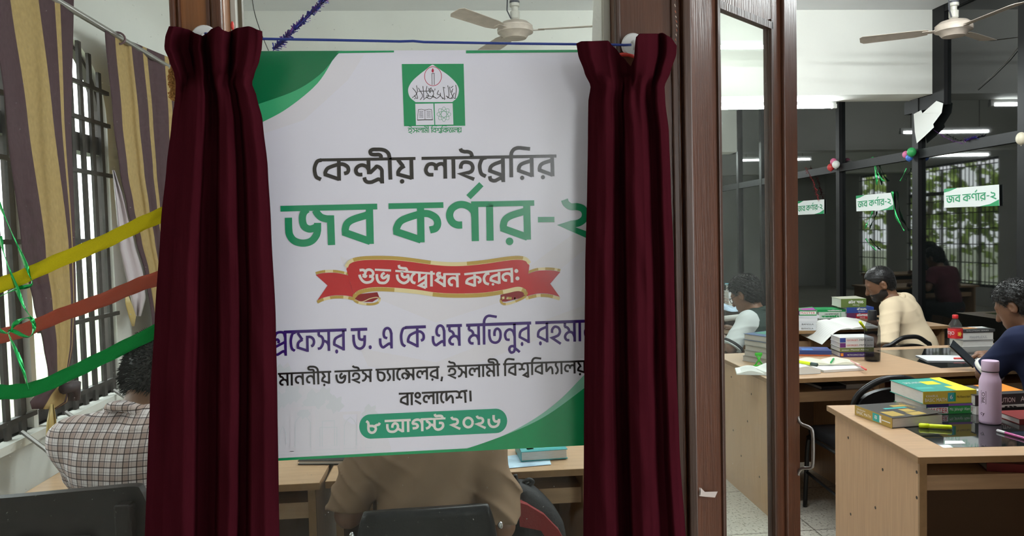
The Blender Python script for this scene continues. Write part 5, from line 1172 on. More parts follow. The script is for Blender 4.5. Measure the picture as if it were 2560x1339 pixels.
# ------------------------------------------------------------------ books, bottles, paper and small things
page_m = mat('page_edges', (.62, .60, .56), rough=.8, var=.14, vscale=30, stretch=(1, 1, 40))
page_g = mat('grey_page_edges', (.42, .39, .35), rough=.85, var=.2, vscale=30, stretch=(1, 1, 40))
paper_m = mat('white_paper', (.78, .79, .76), rough=.7)
CV = {}
def cov(c, rough=.35):
    k = tuple(round(q, 3) for q in c)
    if k not in CV: CV[k] = mat('cover_%d' % len(CV), c, rough=rough)
    return CV[k]
INK = dict(w=(.82, .82, .80), k=(.015, .015, .015), r=(.55, .02, .02), y=(.80, .68, .03), g=(.02, .35, .10), b=(.03, .06, .35), t=(.03, .38, .36), o=(.75, .25, .03), n=(.03, .02, .12), gd=(.42, .29, .06))
def book(label, loc, rz, L, D, T, cover, spine='f', texts=(), bands=(), tops=(), spinecol=None, pages=None, group=None, tilt=0., bulge=0.):
    t = thing('book', label, 'book', loc, rz, group); t.rotation_euler = (tilt, 0, rz)
    c = .0022; cm = cov(cover); sm = cov(spinecol) if spinecol else cm
    b = MB(); b.box((0, 0, 0), (L, D, c), 0); nx = 10
    rows = [[Vector((L*i/nx, D*j/6, T-c+k*c+bulge*(i/nx)**2*(j/6)**2)) for i in range(nx+1)] for k in (0, 1) for j in range(7)]
    b.grid(rows[:7]); b.grid(rows[7:])
    for e in ([(rows[0][i], rows[7][i]) for i in range(nx+1)], [(rows[6][i], rows[13][i]) for i in range(nx+1)], [(rows[j][0], rows[7+j][0]) for j in range(7)], [(rows[j][nx], rows[7+j][nx]) for j in range(7)]):
        b.grid([[p[0] for p in e], [p[1] for p in e]])
    sp = dict(f=((0, -.0002, 0), (L, c, T)), b=((0, D-c, 0), (L, D, T)), l=((-.0002, 0, 0), (c, D, T)), r=((L-c, 0, 0), (L+.0002, D, T)))[spine]
    b.box(*sp, 1); b.build('cover', [cm, sm], t)
    i = .003; b = MB(); lo = [i, i, c*.9]; hi = [L-i, D-i, T-c*.9]
    if spine == 'f': lo[1] = c
    if spine == 'b': hi[1] = D-c
    if spine == 'l': lo[0] = c
    if spine == 'r': hi[0] = L-c
    b.box(lo, hi); b.build('page_block', pages or page_m, t)
    mats_ = []; pm = MB()
    def ci(k):
        m_ = cov(INK.get(k, k) if isinstance(k, str) else k)
        if m_ not in mats_: mats_.append(m_)
        return mats_.index(m_)
    if spine == 'l': fs = lambda d: (lambda u, v: Vector((-.0006-d, D*(1-u), T*v)))
    else: fs = lambda d: (lambda u, v: Vector((L*u, -.0006-d, T*v)))
    for (u0, u1, v0, v1, k) in bands: pm.flat([(u0, v0), (u1, v0), (u1, v1), (u0, v1)], fs(0), ci(k))
    ft = lambda u, v: Vector((L*u, D*v, T+.0006+bulge*u*u*v*v))
    for tp in tops:
        if isinstance(tp[0], str): put_text(pm, tp[0], lambda u, v: ft(u, v)+Vector((0, 0, .0004)), width=tp[2]-tp[1], height=tp[4]-tp[3], x0=tp[1], y0=tp[3], mi=ci(tp[5]))
        else:
            u0, u1, v0, v1, k = tp; n = 5
            pm.grid([[ft(u0+(u1-u0)*a/n, v0+(v1-v0)*q/n) for a in range(n+1)] for q in range(n+1)], ci(k))
    for (s, u0, u1, v0, v1, k) in texts:
        if isinstance(s, (list, tuple)):
            w = (u1-u0)/len(s)
            for q, g in enumerate(s):
                if g: 
                    (gl_, gr, gt, gb), _ = GL[g]; put_glyph(pm, g, u0+w*(q+.06), u0+w*(q+.94), 1-v1, 1-v0, .16*(v1-v0)*.8, lambda x, y: (x, y), lambda x, y: fs(.0004)(x, 1-y), ci(k))
            pm.flat([(u0, v1-.06*(v1-v0)), (u1, v1-.06*(v1-v0)), (u1, v1+.08*(v1-v0)), (u0, v1+.08*(v1-v0))], fs(.0004), ci(k))
        else: put_text(pm, s, fs(.0004), width=u1-u0, height=v1-v0, x0=u0, y0=v0, mi=ci(k))
    if pm.v: pm.build('cover_print', mats_, t)
    return t
def frame2(A, B, z):
    a, b = PZ(*A, z), PZ(*B, z); return a, math.atan2(b.y-a.y, b.x-a.x), (b-a).length
def stack(A, B, items, z=.76, group=None):
    """items from the bottom up: dict(label, L, D, T, cover, ...; du, dv, dr)"""
    a, rz, L0 = frame2(A, B, z); zz = z+.0012
    for it in items:
        it = dict(it); L = it.pop('L', L0); du = it.pop('du', 0); dv = it.pop('dv', 0); dr = it.pop('dr', 0); Rz = Matrix.Rotation(rz, 3, 'Z')
        p = a+Rz @ Vector((du, dv, 0)); it.setdefault('group', group)
        zz += it['T']+.0006
        book(it.pop('label'), (p.x, p.y, zz-it['T']-.0006), rz+dr, L, it.pop('D'), it.pop('T'), it.pop('cover'), **it)
FG = 'books on the right front desk'; SG = 'books on the second row desk'; TG = 'books on the third row desk'
# front desk
a, rz, L = frame2((2137, 1036), (2230, 1071), .76); D_ = (PZ(2341, 1056, .76)-PZ(2230, 1071, .76)).length
book('thick BASIC MATH 8 book with gold spine and black cover on the front desk', (a.x, a.y, .761), rz, L, D_, .040, (.045, .040, .038), spinecol=(.40, .27, .055), group=FG, bulge=.010,
     texts=[('BASIC MATH', .06, .46, .22, .52, 'w'), ('ENGLISH', .08, .3, .62, .78, 'w'), ('8', .555, .62, .35, .72, 'w')], bands=[(.50, .68, .1, .9, 't'), (.68, .73, .15, .85, 'w'), (.74, .96, .42, .52, 'w')],
     tops=[(.58, .9, .08, .34, 'gd'), (.5, .72, .5, .7, 'gd'), (.75, .95, .45, .72, 'gd'), (.2, .33, .55, .85, 'gd'), (.36, .44, .3, .75, 't'), ('BASIC MATH', .08, .5, .78, .9, 'gd')])
a2, rz2, L2 = frame2((2316, 1037), (2442, 1033), .76); D2 = (PZ(2246, 1003, .76)-a2).length
stack((2316, 1037), (2442, 1033), [
    dict(label='MASTER book with a green and purple spine, under the yellow BASIC MATH book', D=D2, T=.043, cover=(.02, .18, .06), group=FG, texts=[('MASTER', .04, .42, .12, .62, 'r'), ('Md. Jahangir Alam', .46, .86, .25, .62, 'w'), ('2021', .89, .97, .3, .6, 'r')], bands=[(0, .44, .72, 1, 'n'), (.02, .43, .08, .68, 'w'), (.44, 1, .8, 1, (.25, .10, .4)), (.44, .88, .05, .75, (.03, .30, .06)), (.88, .98, .1, .8, 'w')]),
    dict(label='yellow BASIC MATH 6 book with teal cover, on top of the MASTER book', D=D2*1.0, T=.053, du=-.012, dv=.002, dr=.02, L=L2*1.07, cover=(.03, .30, .24), spinecol=(.62, .48, .04), group=FG, bulge=.004,
         texts=[('BASIC MATH', .03, .44, .18, .46, 'w'), ('KHAIRUL', .05, .28, .54, .72, 'w'), ('6', .50, .55, .35, .68, 'w'), ('Md. Khairul Alam', .63, .88, .42, .60, 'k')], bands=[(.46, .58, .15, .85, 't'), (.58, .61, .15, .85, 'g')],
         tops=[(.62, 1, .0, .34, 'y'), (.42, .7, .5, .76, 'y'), (.8, 1, .34, 1, 'y'), ('BASIC MATH', .08, .4, .62, .74, 'w'), (.05, .36, .2, .32, (.08, .45, .38))])])
stack((2440, 1037), (2556, 1031), [
    dict(label='white paperback with black and red lettering under the SOLUTION book', L=.245, D=.17, T=.034, cover=(.74, .73, .70), group=FG, texts=[(['l', 'aa'], .26, .36, .25, .7, 'r'), (['r', 'ph', 'ik', 'k', 'u_', 'l', 'i_', 's', 'l', 'aa', 'm'], .46, .86, .3, .7, 'k')], bands=[(.39, .42, .4, .55, 'k')]),
    dict(label='dark SOLUTION book with an orange and black cover, behind the pink bottle', L=.25, D=.175, T=.045, dv=.004, cover=(.035, .035, .038), group=FG, bulge=.006, texts=[('SOLUTION', .30, .70, .22, .66, 'w'), ('A+', .80, .93, .25, .72, 'w')], tops=[(.50, 1, .25, 1, 'o'), ('JOB', .12, .42, .35, .62, 'w')])])
red_b = PZ(2549, 1062, .76); book('dark red book at the right end of the front desk', (red_b.x, red_b.y, .7612), R(-4), .20, .14, .022, (.22, .03, .03), group=FG)
def hexpen(label, A, B, z, r, mats3, cat='pen', name='pen', lift=(0, 0)):
    p, q = PZ(*A, z), PZ(*B, z); p.z += r+lift[0]; q.z += r+lift[1]; t = thing(name, label, cat, p); d = q-p
    b = MB(); b.tube([d*0, d*.02, d*.68, d*.70], [r*.6, r, r, r*.9], 10); b.build('barrel', mats3[0], t, smooth=True)
    b = MB(); b.tube([d*.70, d*.705, d*.97, d], [r*.9, r*1.12, r*1.1, r*.7], 10); b.build('cap', mats3[1], t, smooth=True); return t
neon = mat('neon_yellow', (.68, .80, .01), rough=.4); neon_d = mat('highlighter_dark', (.04, .07, .06), rough=.4)
hexpen('neon yellow highlighter lying before the books on the front desk', (2380, 1073), (2297, 1068), .762, .0085, (neon, neon), 'highlighter', 'highlighter')
hexpen('pink and white pen on the black glass of the front desk', (2565, 1099), (2492, 1078), .762, .0048, (mat('pen_pink', (.55, .10, .30), rough=.4), mat('pen_clear', (.7, .68, .7), rough=.25)))
pk = PZ(2475, 1056, .762); t = thing('water_bottle', 'pale pink metal water bottle standing on the front desk', 'bottle', (pk.x, pk.y, .762))
pink = mat('pink_metal', (.60, .44, .60), rough=.38, spec=.5)
b = MB(); b.lathe([(.034, 0), (.038, .003), (.0385, .012), (.0385, .155), (.037, .17), (.031, .187), (.0285, .197), (.0285, .205)], n=36); b.build('body', pink, t, angle=50)
b = MB(); b.lathe([(.0295, .207), (.0305, .209), (.0305, .243), (.029, .247), (.012, .248)], n=32); b.build('cap', pink, t, angle=40)
b = MB(); b.lathe([(.0288, .203), (.0298, .2035), (.0298, .2065), (.0288, .207)], n=32); b.build('seal_ring', mat('seal_black', (.02, .02, .02)), t)
ab = math.atan2(-pk.y, -pk.x); cyl = lambda r, u0: (lambda u, v: Vector((r*math.cos(ab+(u-u0)/r), r*math.sin(ab+(u-u0)/r), v)))
b = MB(); kf = cyl(.0388, 0); put_text(b, 'cy', kf, height=.014, width=.017, x0=-.036, y0=.030)
put_text(b, 'PRO', lambda u, v: kf(-v, u), width=.040, height=.012, x0=.085, y0=.018)
ribbon(b, [(-.034, .08), (-.034, .13), (-.014, .13), (-.014, .08), (-.034, .08)], .0012, kf); b.build('lettering', mat('print_black', (.03, .02, .03)), t)
# papers under the front glass and in its shelf
b = MB(); b.flat([(2362, 1101), (2406, 1101), (2414, 1108), (2362, 1109)], lambda x, y: PZ(x, y, .7612)); b.flat([(2362, 1101), (2406, 1101), (2414, 1108), (2362, 1109)], lambda x, y: PZ(x, y, .7616)); tag(b.build('paper_slip', paper_m), 'small white paper slip at the edge of the front desk glass', 'paper')
o = onfront(.30, .115, .667); book('dark red ring binder in the open shelf of the front desk', (o.x, o.y, .6685), fang+R(-14), .40, .26, .030, (.16, .022, .022), group='things in the desk shelves', pages=page_g)
o = onfront(.34, .125, .667); book('grey folder lying on the dark red binder in the desk shelf', (o.x+.02, o.y+.02, .6990), fang+R(-10), .34, .22, .016, (.42, .38, .25), group='things in the desk shelves')
# second row desk
stack((2100, 893), (2163, 892), [
    dict(label='purple science book at the bottom of the pile beside the dark bottle', L=.20, D=.155, T=.030, cover=(.055, .03, .15), group=SG, texts=[('NCTB SCIENCE SOLUTION', .22, .8, .3, .6, 'w')], bands=[(.02, .1, .2, .8, 'o')]),
    dict(label='olive MENTAL ABILITY book second from the bottom of the pile by the dark bottle', L=.20, D=.155, T=.026, cover=(.16, .19, .06), group=SG, texts=[('Mental Ability', .32, .85, .25, .72, 'w'), ("GEORGE'S", .05, .27, .3, .6, 'w')]),
    dict(label='white MP3 book with purple corner, second from top of the pile by the bottle', L=.20, D=.155, T=.030, cover=(.70, .69, .68), group=SG, texts=[("GEORGE'S", .20, .54, .3, .68, 'r'), ('MP3', .58, .76, .3, .68, 'k'), ('series', .8, .97, .35, .6, 'k')], bands=[(.0, .17, .05, .95, (.14, .03, .16))]),
    dict(label='white MP3 book with blue corner, on top of the pile by the bottle', L=.20, D=.155, T=.030, cover=(.72, .72, .71), group=SG, texts=[("GEORGE'S", .20, .54, .3, .68, 'r'), ('MP3', .58, .76, .3, .68, 'k'), ('series', .8, .97, .35, .6, 'k')], bands=[(.0, .17, .05, .95, (.03, .06, .26))])])
stack((1999, 889), (2079, 890), [dict(label='red and yellow booklet under the blue book at the edge of the door leaf', D=.13, T=.008, cover=(.5, .12, .04), du=-.01, dv=-.01, group=SG), dict(label='blue paperback lying flat right of the door leaf on the second row desk', D=.15, T=.024, cover=(.03, .055, .20), group=SG, tops=[(.1, .45, .1, .5, (.03, .2, .6)), (.5, .9, .5, .8, (.08, .1, .3))])])
stack((1860, 902), (1927, 914), [dict(label='worn grey book, %s of the pile of five behind the door glass' % w, L=.17, D=.19, T=tt, cover=c, spine='b', pages=page_g, group=SG, du=du, dr=dr) for w, tt, c, du, dr in (('bottom', .032, (.35, .33, .30), -.012, .05), ('second from the bottom', .034, (.30, .28, .24), .0, 0), ('middle one', .030, (.3, .3, .28), .006, .03), ('second from the top', .03, (.25, .25, .22), .0, -.02))]+[dict(label='book with a green and blue cover, topmost of the pile behind the door glass', L=.17, D=.19, T=.036, cover=(.04, .09, .22), spine='b', pages=page_g, group=SG, tops=[(.1, .95, .35, .95, (.03, .25, .14))])])
lined = mat('written_page', (.76, .77, .73), rough=.75)
def open_book(label, loc, rz, w, d, th, tilt=0., pages=None, cat='book', group=None, name='open_book', covc=(.5, .5, .5), flop=0.):
    t = thing(name, label, cat, loc, rz, group); t.rotation_euler = (tilt, 0, rz)
    for s in (-1, 1):
        rows = []
        for k in range(11):
            u = k/10; z = th*(1.0-.45*u*u)*(1 if u else .55)+.012*math.sin(math.pi*u)**2; z -= flop*u*u if s < 0 else 0
            rows.append([Vector((s*w*u, y, zz)) for y, zz in ((0, z), (d, z))])
        b = MB(); b.grid(rows); low = [[Vector((p.x, p.y, min(.0015, p.z-.002) if flop and s < 0 else .0015)) for p in r] for r in rows]
        b.grid(low); b.grid([[r[0] for r in rows], [r[0] for r in low]]); b.grid([[r[1] for r in rows], [r[1] for r in low]]); b.grid([rows[-1], low[-1]]); b.build('page_side', pages or lined, t, angle=40)
        b = MB()
        for q in range(9):
            y = d*(.12+.085*q); n = 8; r0, r1 = [], []
            for k in range(n+1):
                u = .12+.72*k/n; z = th*(1-.45*u*u)+.012*math.sin(math.pi*u)**2+.0006-(flop*u*u if s < 0 else 0); r0.append(Vector((s*w*u, y, z))); r1.append(Vector((s*w*u, y+d*.018, z)))
            b.grid([r0, r1])
        b.build('print_lines', mat('faint_print', (.66, .66, .66), rough=.8), t)
    b = MB(); b.box((-w*1.01 if not flop else -.002, -.002, 0), (w*1.01, d+.002, .0015)); b.build('cover', cov(covc), t); return t
c = PZ(1988, 938, .76); open_book('thick open book with white pages at the left end of the second row desk', (c.x+.0, c.y+.01, .7615), R(3), .15, .16, .034, group='open books and papers')
c = PZ(2085, 921, .76); open_book('open notebook with cream pages under the green pen on the second row desk', (c.x, c.y+.02, .776), R(-6), .155, .17, .006, group='open books and papers', pages=mat('cream_page', (.76, .74, .58), rough=.75))
c = PZ(2118, 931, .76); book('white exercise book under the cream notebook on the second row desk', (c.x-.12, c.y+.02, .7612), R(5), .24, .17, .0125, (.74, .74, .72), group=SG)
c = PZ(1905, 940, .76); open_book('white open magazine behind the door glass near the green clip', (c.x+.02, c.y+.02, .7612), R(-18), .14, .17, .012, group='open books and papers')
c = PY(2110, 846, 5.42); open_book('large white open book overhanging the near edge of the third row desk', (c.x-.02, 5.27, .782), R(5), .235, .29, .012, group='open books and papers', flop=.11, tilt=R(7))
hexpen('red pen lying across the white papers by the dark bottle', (2127, 903), (2166, 926), .779, .0045, (mat('pen_redwhite', (.65, .3, .28), rough=.4), mat('pen_red', (.6, .03, .02), rough=.35)))
hexpen('short green pen on the cream notebook', (2077, 908), (2084, 898), .790, .005, (mat('pen_green', (.03, .35, .10), rough=.35), mat('pen_green', (.03, .35, .10))))
hexpen('dark green and yellow highlighter on the open book near the door leaf', (1991, 907), (2044, 916), .797, .0095, (neon, neon_d), 'highlighter', 'highlighter')
p_, q_ = PY(2166, 826, 5.16), PY(2149, 803, 5.12); t = thing('highlighter', 'neon yellow highlighter leaning upright behind the dark bottle', 'highlighter', p_); b = MB(); d_ = q_-p_; b.tube([d_*0, d_*.05, d_*.65, d_*.67, d_*.97, d_], [.006, .009, .009, .010, .010, .007], 10); b.build('barrel', neon, t, smooth=True)
# green clip figure
c = PZ(1897, 914, .762); gp = mat('bright_green_plastic', (.05, .50, .03), rough=.4); t = thing('green_clip', 'bright green plastic folding clip standing before the book pile behind the door glass', 'clip', (c.x, c.y, .762))
b = MB(); b.box((-.03, -.01, 0), (.03, .01, .006), 0, None, .002); b.build('foot', gp, t)
b = MB(); b.tube([(-.02, 0, .005), (0, 0, .035), (.012, 0, .06)], .005, 8); b.tube([(.022, 0, .005), (.004, 0, .03), (-.012, 0, .062)], .005, 8); b.build('arms', gp, t, smooth=True)
b = MB(); b.box((-.022, -.006, .058), (.02, .006, .076), 0, None, .004); b.build('jaw', gp, t)
# dark bottle
c = PZ(2181, 901, .762); t = thing('water_bottle', 'dark transparent water bottle with black cap on the second row desk', 'bottle', (c.x, c.y, .762))
dk = glassmat('dark_bottle', tint=(.56, .57, .59), haze=.02, hazecol=(.2, .2, .2), rough=.05)
b = MB(); b.lathe([(.036, 0), (.0425, .004), (.0435, .02), (.0435, .172), (.041, .198), (.030, .228), (.0225, .240), (.0215, .25)], n=36); b.build('body', dk, t, smooth=True)
b = MB(); b.lathe([(.022, .238), (.0245, .24), (.0245, .292), (.022, .296), (.002, .296)], n=28); b.build('cap', mat('cap_black', (.012, .012, .013), rough=.35), t, angle=40)
b = MB(); b.lathe([(.002, .006), (.039, .006), (.039, .045), (.002, .045)], n=28); b.build('water', glassmat('dark_water', tint=(.45, .47, .47), haze=.0), t)
# soda bottle
c = PZ(2388, 889, .762); t = thing('soda_bottle', 'clear plastic soda bottle with red cap and red label beside the phone', 'bottle', (c.x, c.y, .762))
clr = glassmat('clear_bottle', tint=(.88, .90, .90), haze=.05, hazecol=(.7, .72, .72), rough=.05)
b = MB(); b.lathe([(.022, .004), (.034, .0), (.0385, .012), (.0385, .05), (.036, .06), (.0385, .07), (.0385, .10), (.0375, .17), (.033, .188), (.020, .213), (.0135, .222), (.0135, .230)], n=36); b.build('body', clr, t, smooth=True)
b = MB(); b.lathe([(.015, .224), (.0162, .226), (.0162, .243), (.014, .246), (.002, .246)], n=24); b.build('cap', mat('cap_red', (.55, .02, .025), rough=.4), t, angle=40)
b = MB(); b.lathe([(.0392, .108), (.0395, .109), (.0395, .165), (.0392, .166)], n=36); b.f = b.f[:-2]; b.m = b.m[:-2]; b.build('label_band', mat('label_red', (.52, .018, .022), rough=.35), t, smooth=True)
ab2 = math.atan2(-c.y, -c.x); b = MB(); kf2 = lambda u, v: Vector((.0402*math.cos(ab2+u/.0402), .0402*math.sin(ab2+u/.0402), v))
put_text(b, 'MOJO', kf2, width=.055, height=.026, x0=-.060, y0=.125, mi=0)
for k in range(5):
    a_ = k*2*math.pi/5; disc(b, (.025+.009*math.cos(a_), .136+.010*math.sin(a_)), .0055, kf2, 1, 10)
disc(b, (.025, .136), .006, kf2, 2, 10)
b.build('label_print', [mat('label_white', (.8, .8, .78)), mat('label_orange', (.75, .35, .05)), mat('label_yellow', (.8, .65, .1))], t)
# name book pile at the far right of the second desk
stack((2407, 868), (2480, 866), [dict(label='thick white book beside the soda bottle, lowest of its pile', L=.20, D=.14, T=.042, cover=(.5, .5, .48), spine='b', group=SG),
    dict(label='thick book with MAHMUDUL handwritten on its edge, by the soda bottle', L=.20, D=.14, T=.052, cover=(.03, .03, .03), spine='b', group=SG, texts=[('MAHMUDUL', .22, .78, .25, .55, (.25, .25, .27))], tops=[(.28, .66, .2, .6, 'o'), (.5, .98, .4, .95, 'w')]),
    dict(label='thin black book with an orange and white cover on top of the MAHMUDUL book', L=.21, D=.13, T=.016, dv=.004, cover=(.05, .05, .05), group=SG, texts=[('SOLUTION SERIES', .12, .8, .3, .7, 'w')], tops=[(.2, .62, .35, .7, 'o'), (.52, .98, .5, .95, 'w'), (.02, .18, .3, .9, (.3, .3, .32))])])
c = PZ(2325, 905, .76); book('white papers under the phone on the second row desk glass', (c.x, c.y+.02, .7625), R(-14), .27, .19, .004, (.76, .77, .78), group='open books and papers')
hexpen('red pen on the white papers below the phone', (2384, 897), (2412, 897), .768, .0045, (mat('pen_red', (.6, .03, .02)), mat('pen_red2', (.5, .02, .03), rough=.35)))
# phone in the hand of the navy person
M_ph = Matrix.Translation(phone_c) @ (lambda a_, w_: Matrix(((w_.x, a_.x, w_.cross(a_).x, 0), (w_.y, a_.y, w_.cross(a_).y, 0), (w_.z, a_.z, w_.cross(a_).z, 0), (0, 0, 0, 1))))(Vector((-.62, .30, .72)).normalized(), (Vector((.80, .55, .16))-Vector((-.62, .30, .72)).normalized()*Vector((.80, .55, .16)).dot(Vector((-.62, .30, .72)).normalized())).normalized())
t = thing('phone', 'black mobile phone held in the hand of the person in navy', 'phone', phone_c)
Mi = Matrix.Translation(-Vector(phone_c)) @ M_ph
b = MB(); b.box((-.037, -.08, -.0045), (.037, .08, .0045), 0, Mi, .004); b.build('body', mat('phone_black', (.012, .012, .013), rough=.25), t)
b = MB(); b.box((-.034, -.076, .0042), (.034, .076, .0052), 0, Mi); b.build('screen', mat('phone_screen', (.03, .035, .04), rough=.08, spec=.8), t)
# third row desk piles
stack((2050, 808), (2115, 807), [dict(label='black book with yellow lettering under the middle pile on the third row desk', L=.205, D=.20, T=.036, cover=(.02, .02, .018), group=TG, texts=[(['s', 'ik', 'l', 'e', 'b', 's', 'r', 'aa', 'n', 'm', 'l', 'y'], .06, .94, .25, .7, 'y')]),
    dict(label='thick white book with green print in the middle pile on the third row desk', L=.22, D=.19, T=.055, du=-.008, cover=(.58, .66, .58), group=TG, texts=[(['p', 'ng', 's', 'k', 'l', 'ph', 's', 't', 'ik', 'd'], .1, .72, .2, .45, 'g'), (['b', 'n', 'i_', 'g', 's'], .2, .7, .6, .75, 'k')], bands=[(.78, .8, .1, .9, 'g')]),
    dict(label='thin bright green book on top of the middle pile on the third row desk', L=.24, D=.19, T=.020, du=-.022, cover=(.02, .30, .09), group=TG, texts=[(['g', 'n', 'i_', 't', 's', 'l'], .35, .8, .3, .7, 'w')])])
stack((2117, 808), (2173, 807), [dict(label='red law book with white lettering at the foot of the pile before the bearded person', L=.185, D=.22, T=.030, cover=(.40, .02, .02), group=TG, texts=[(['b', 'ik', 's', 'd', 'h'], .2, .5, .2, .7, 'w'), ('MCQ', .6, .9, .25, .65, 'y')]),
    dict(label='maroon and red MCQ book third from the top of the pile before the bearded person', L=.18, D=.21, T=.052, cover=(.14, .03, .10), group=TG, texts=[(['aa_', 'i_', 'n', 'p', 'aa', 'th'], .45, .92, .48, .8, 'w'), ('MCQ', .58, .8, .15, .35, 'w')], bands=[(.40, 1, .05, .95, (.45, .02, .03))]),
    dict(label='blue book second from the top of the pile before the bearded person', L=.215, D=.21, T=.046, cover=(.03, .07, .30), group=TG, texts=[(['b', 'ik', 's', 'd', 'aa', 'd'], .38, .72, .5, .78, 'w'), ('REVIEW', .42, .68, .15, .32, 'w')]),
    dict(label='green MCQ book with white pages on top of the pile before the bearded person', L=.20, D=.21, T=.070, cover=(.58, .57, .46), du=-.045, spinecol=(.13, .20, .05), group=TG, bulge=.004, texts=[(['aa_', 'i_', 'n', None, 'p', 'aa', 'th'], .30, .88, .45, .72, 'w'), ('MCQ', .47, .72, .14, .34, 'w')]) ])
c = PZ(2168, 805, .76); book('dark red book standing behind the pile before the bearded person', (c.x+.02, c.y+.02, .95-.05), R(0), .05, .16, .06, (.30, .02, .04), group=TG) if False else None
stack((1985, 826), (2012, 826), [dict(label='white paperback, %s of the left pile on the third row desk' % w, L=.19, D=.15, T=tt, cover=(.68, .70, .72), group=TG, du=-.03+du, texts=[('BANGLA', .45, .9, .3, .65, 'k')]) for w, tt, du in (('bottom', .032, 0), ('second from the bottom', .032, .002))]+[dict(label='wide white paperback under the MASTER book of the left pile on the third row desk', L=.21, D=.17, T=.03, du=-.04, cover=(.75, .76, .78), group=TG), 
    dict(label='thin white book right beneath the MASTER book of the left pile', L=.22, D=.16, T=.018, du=-.035, cover=(.70, .70, .74), group=TG), dict(label='MASTER book with green and purple cover on the left pile of the third row desk', L=.2, D=.16, T=.040, du=-.035, cover=(.04, .30, .08), group=TG, bulge=.012, texts=[('MASTER', .42, .95, .3, .7, 'r')], bands=[(.38, .98, .2, .8, 'w'), (0, .38, .1, .9, 'n')], tops=[(.5, 1, 0, .8, (.35, .05, .3))])])
stack((1822, 776), (1876, 775), [dict(label='green and white paperback at the foot of the tall pile behind the door glass', L=.17, D=.16, T=.034, cover=(.05, .28, .10), group=TG, texts=[('ISA', .5, .85, .3, .75, 'w')], du=.02),
    dict(label='cream paperback low in the tall pile behind the door glass', L=.2, D=.17, T=.026, cover=(.62, .63, .58), group=TG, texts=[('reader', .5, .9, .3, .6, 'g')]),
    dict(label='orange banded paperback in the tall pile behind the door glass', L=.2, D=.17, T=.028, cover=(.60, .14, .03), group=TG, texts=[('series', .5, .9, .3, .65, 'w')], bands=[(0, .42, 0, 1, 'w'), (.42, .5, .1, .9, 'n')]),
    dict(label='white paperback with purple mark in the tall pile behind the door glass', L=.2, D=.17, T=.027, cover=(.68, .69, .70), group=TG, bands=[(.42, .5, .1, .9, (.15, .03, .2))], texts=[('MP3', .6, .9, .3, .65, 'k')]),
    dict(label='white paperback with blue mark in the tall pile behind the door glass', L=.2, D=.17, T=.03, cover=(.70, .71, .72), group=TG, bands=[(.42, .5, .1, .9, 'b')], texts=[('MP3', .6, .9, .3, .65, 'k')]),
    dict(label='thick white book with red lettering high in the tall pile behind the door glass', L=.19, D=.17, T=.045, du=.015, cover=(.76, .76, .76), group=TG, texts=[('MASTER', .3, .75, .15, .45, 'r'), ('english', .3, .8, .6, .8, 'k')]),
    dict(label='teal booklet lying on top of the tall pile behind the door glass', L=.22, D=.16, T=.014, du=.004, cover=(.05, .34, .45), group=TG, bulge=.01)], z=.90)
cq = PZ(1822, 776, .90); b = MB(); b.box((cq.x-.02, cq.y, .762), (cq.x+.20, cq.y+.19, .8995), bev=.004); tag(b.build('document_box', mat('dark_box', (.035, .03, .026), rough=.5)), 'dark document box under the tall pile behind the door glass', 'box')
stack((1790, 815), (1815, 815), [dict(label='paperback of the small pile left of the tall one, %s' % w, L=.16, D=.16, T=tt, cover=c_, group=TG, du=-.11) for w, tt, c_ in (('lowest', .04, (.03, .03, .035)), ('second', .035, (.05, .05, .05)), ('third', .03, (.5, .5, .5)), ('fourth', .03, (.65, .65, .63)), ('top', .03, (.7, .72, .72)))], z=.80)
b = MB(); Rw = []
for k in range(9):
    u = k/8; Rw.append([PY(1800+u*82, 768+14*u+6*math.sin(u*5)-q*5, 5.48+.17*q/3) for q in range(4)])
b.grid(Rw); tag(b.build('newspaper_sheet', mat('pale_blue_print', (.45, .58, .72), rough=.6, var=.35, vscale=14), smooth=True, solid=.001), 'loose white and blue printed sheets in front of the tall pile behind the door glass', 'paper')
b = MB(); b.tube([PY(1812, 796, 5.46), PY(1884, 788, 5.46)], .022, 12); tag(b.build('paper_roll', paper_m, smooth=True), 'white paper roll under the printed sheets behind the door glass', 'paper')
b = MB(); b.box((-.10, 0, 0), (.10, .2, .09), 0, Matrix.Translation(PZ(1790, 822, .761)), .004); tag(b.build('document_box', mat('dark_box', (.035, .03, .026), rough=.5)), 'dark low box at the far left end of the third row desk', 'box')
# shelf contents of the second desk
for k, (px, w, col, lab) in enumerate(((2005, .16, (.03, .03, .035), 'black folder in the left open shelf of the second row desk'), (2070, .22, (.55, .55, .53), 'white notebook in the left open shelf of the second row desk'), (2330, .2, (.50, .36, .05), 'yellow booklet in the right open shelf of the second row desk'))):
    c = PZ(px, 966, .64); book(lab, (c.x, SY+.115, .6685), R(4-3*k), w, .2, .018+.006*k, col, spine='f', group='things in the desk shelves')
# desk below the poster
c = PZ(1303, 1156, .76); book('turquoise covered thick book on the desk below the right corner of the poster', (c.x, c.y, .7635), R(4), .165, .14, .034, (.03, .34, .36), spine='l', group='things on the desk below the poster', tops=[(.1, .9, .1, .9, (.05, .42, .40)), (.15, .3, .15, .4, (.3, .45, .1))])
b = MB(); q = [(1262, 1140), (1368, 1125), (1378, 1160), (1268, 1170)]; b.flat(q, lambda x, y: PZ(x, y, .7612)); b.flat(q, lambda x, y: PZ(x, y, .7622)); tag(b.build('paper_sheet', mat('light_blue_sheet', (.45, .62, .80), rough=.6, var=.4, vscale=9)), 'light blue and white sheet under the turquoise book', 'paper')
c = PZ(745, 1162, .76); t = book('black spiral notebook on the desk below the left corner of the poster', (c.x, c.y, .7615), R(-8), .17, .12, .014, (.015, .015, .016), spine='b', group='things on the desk below the poster')
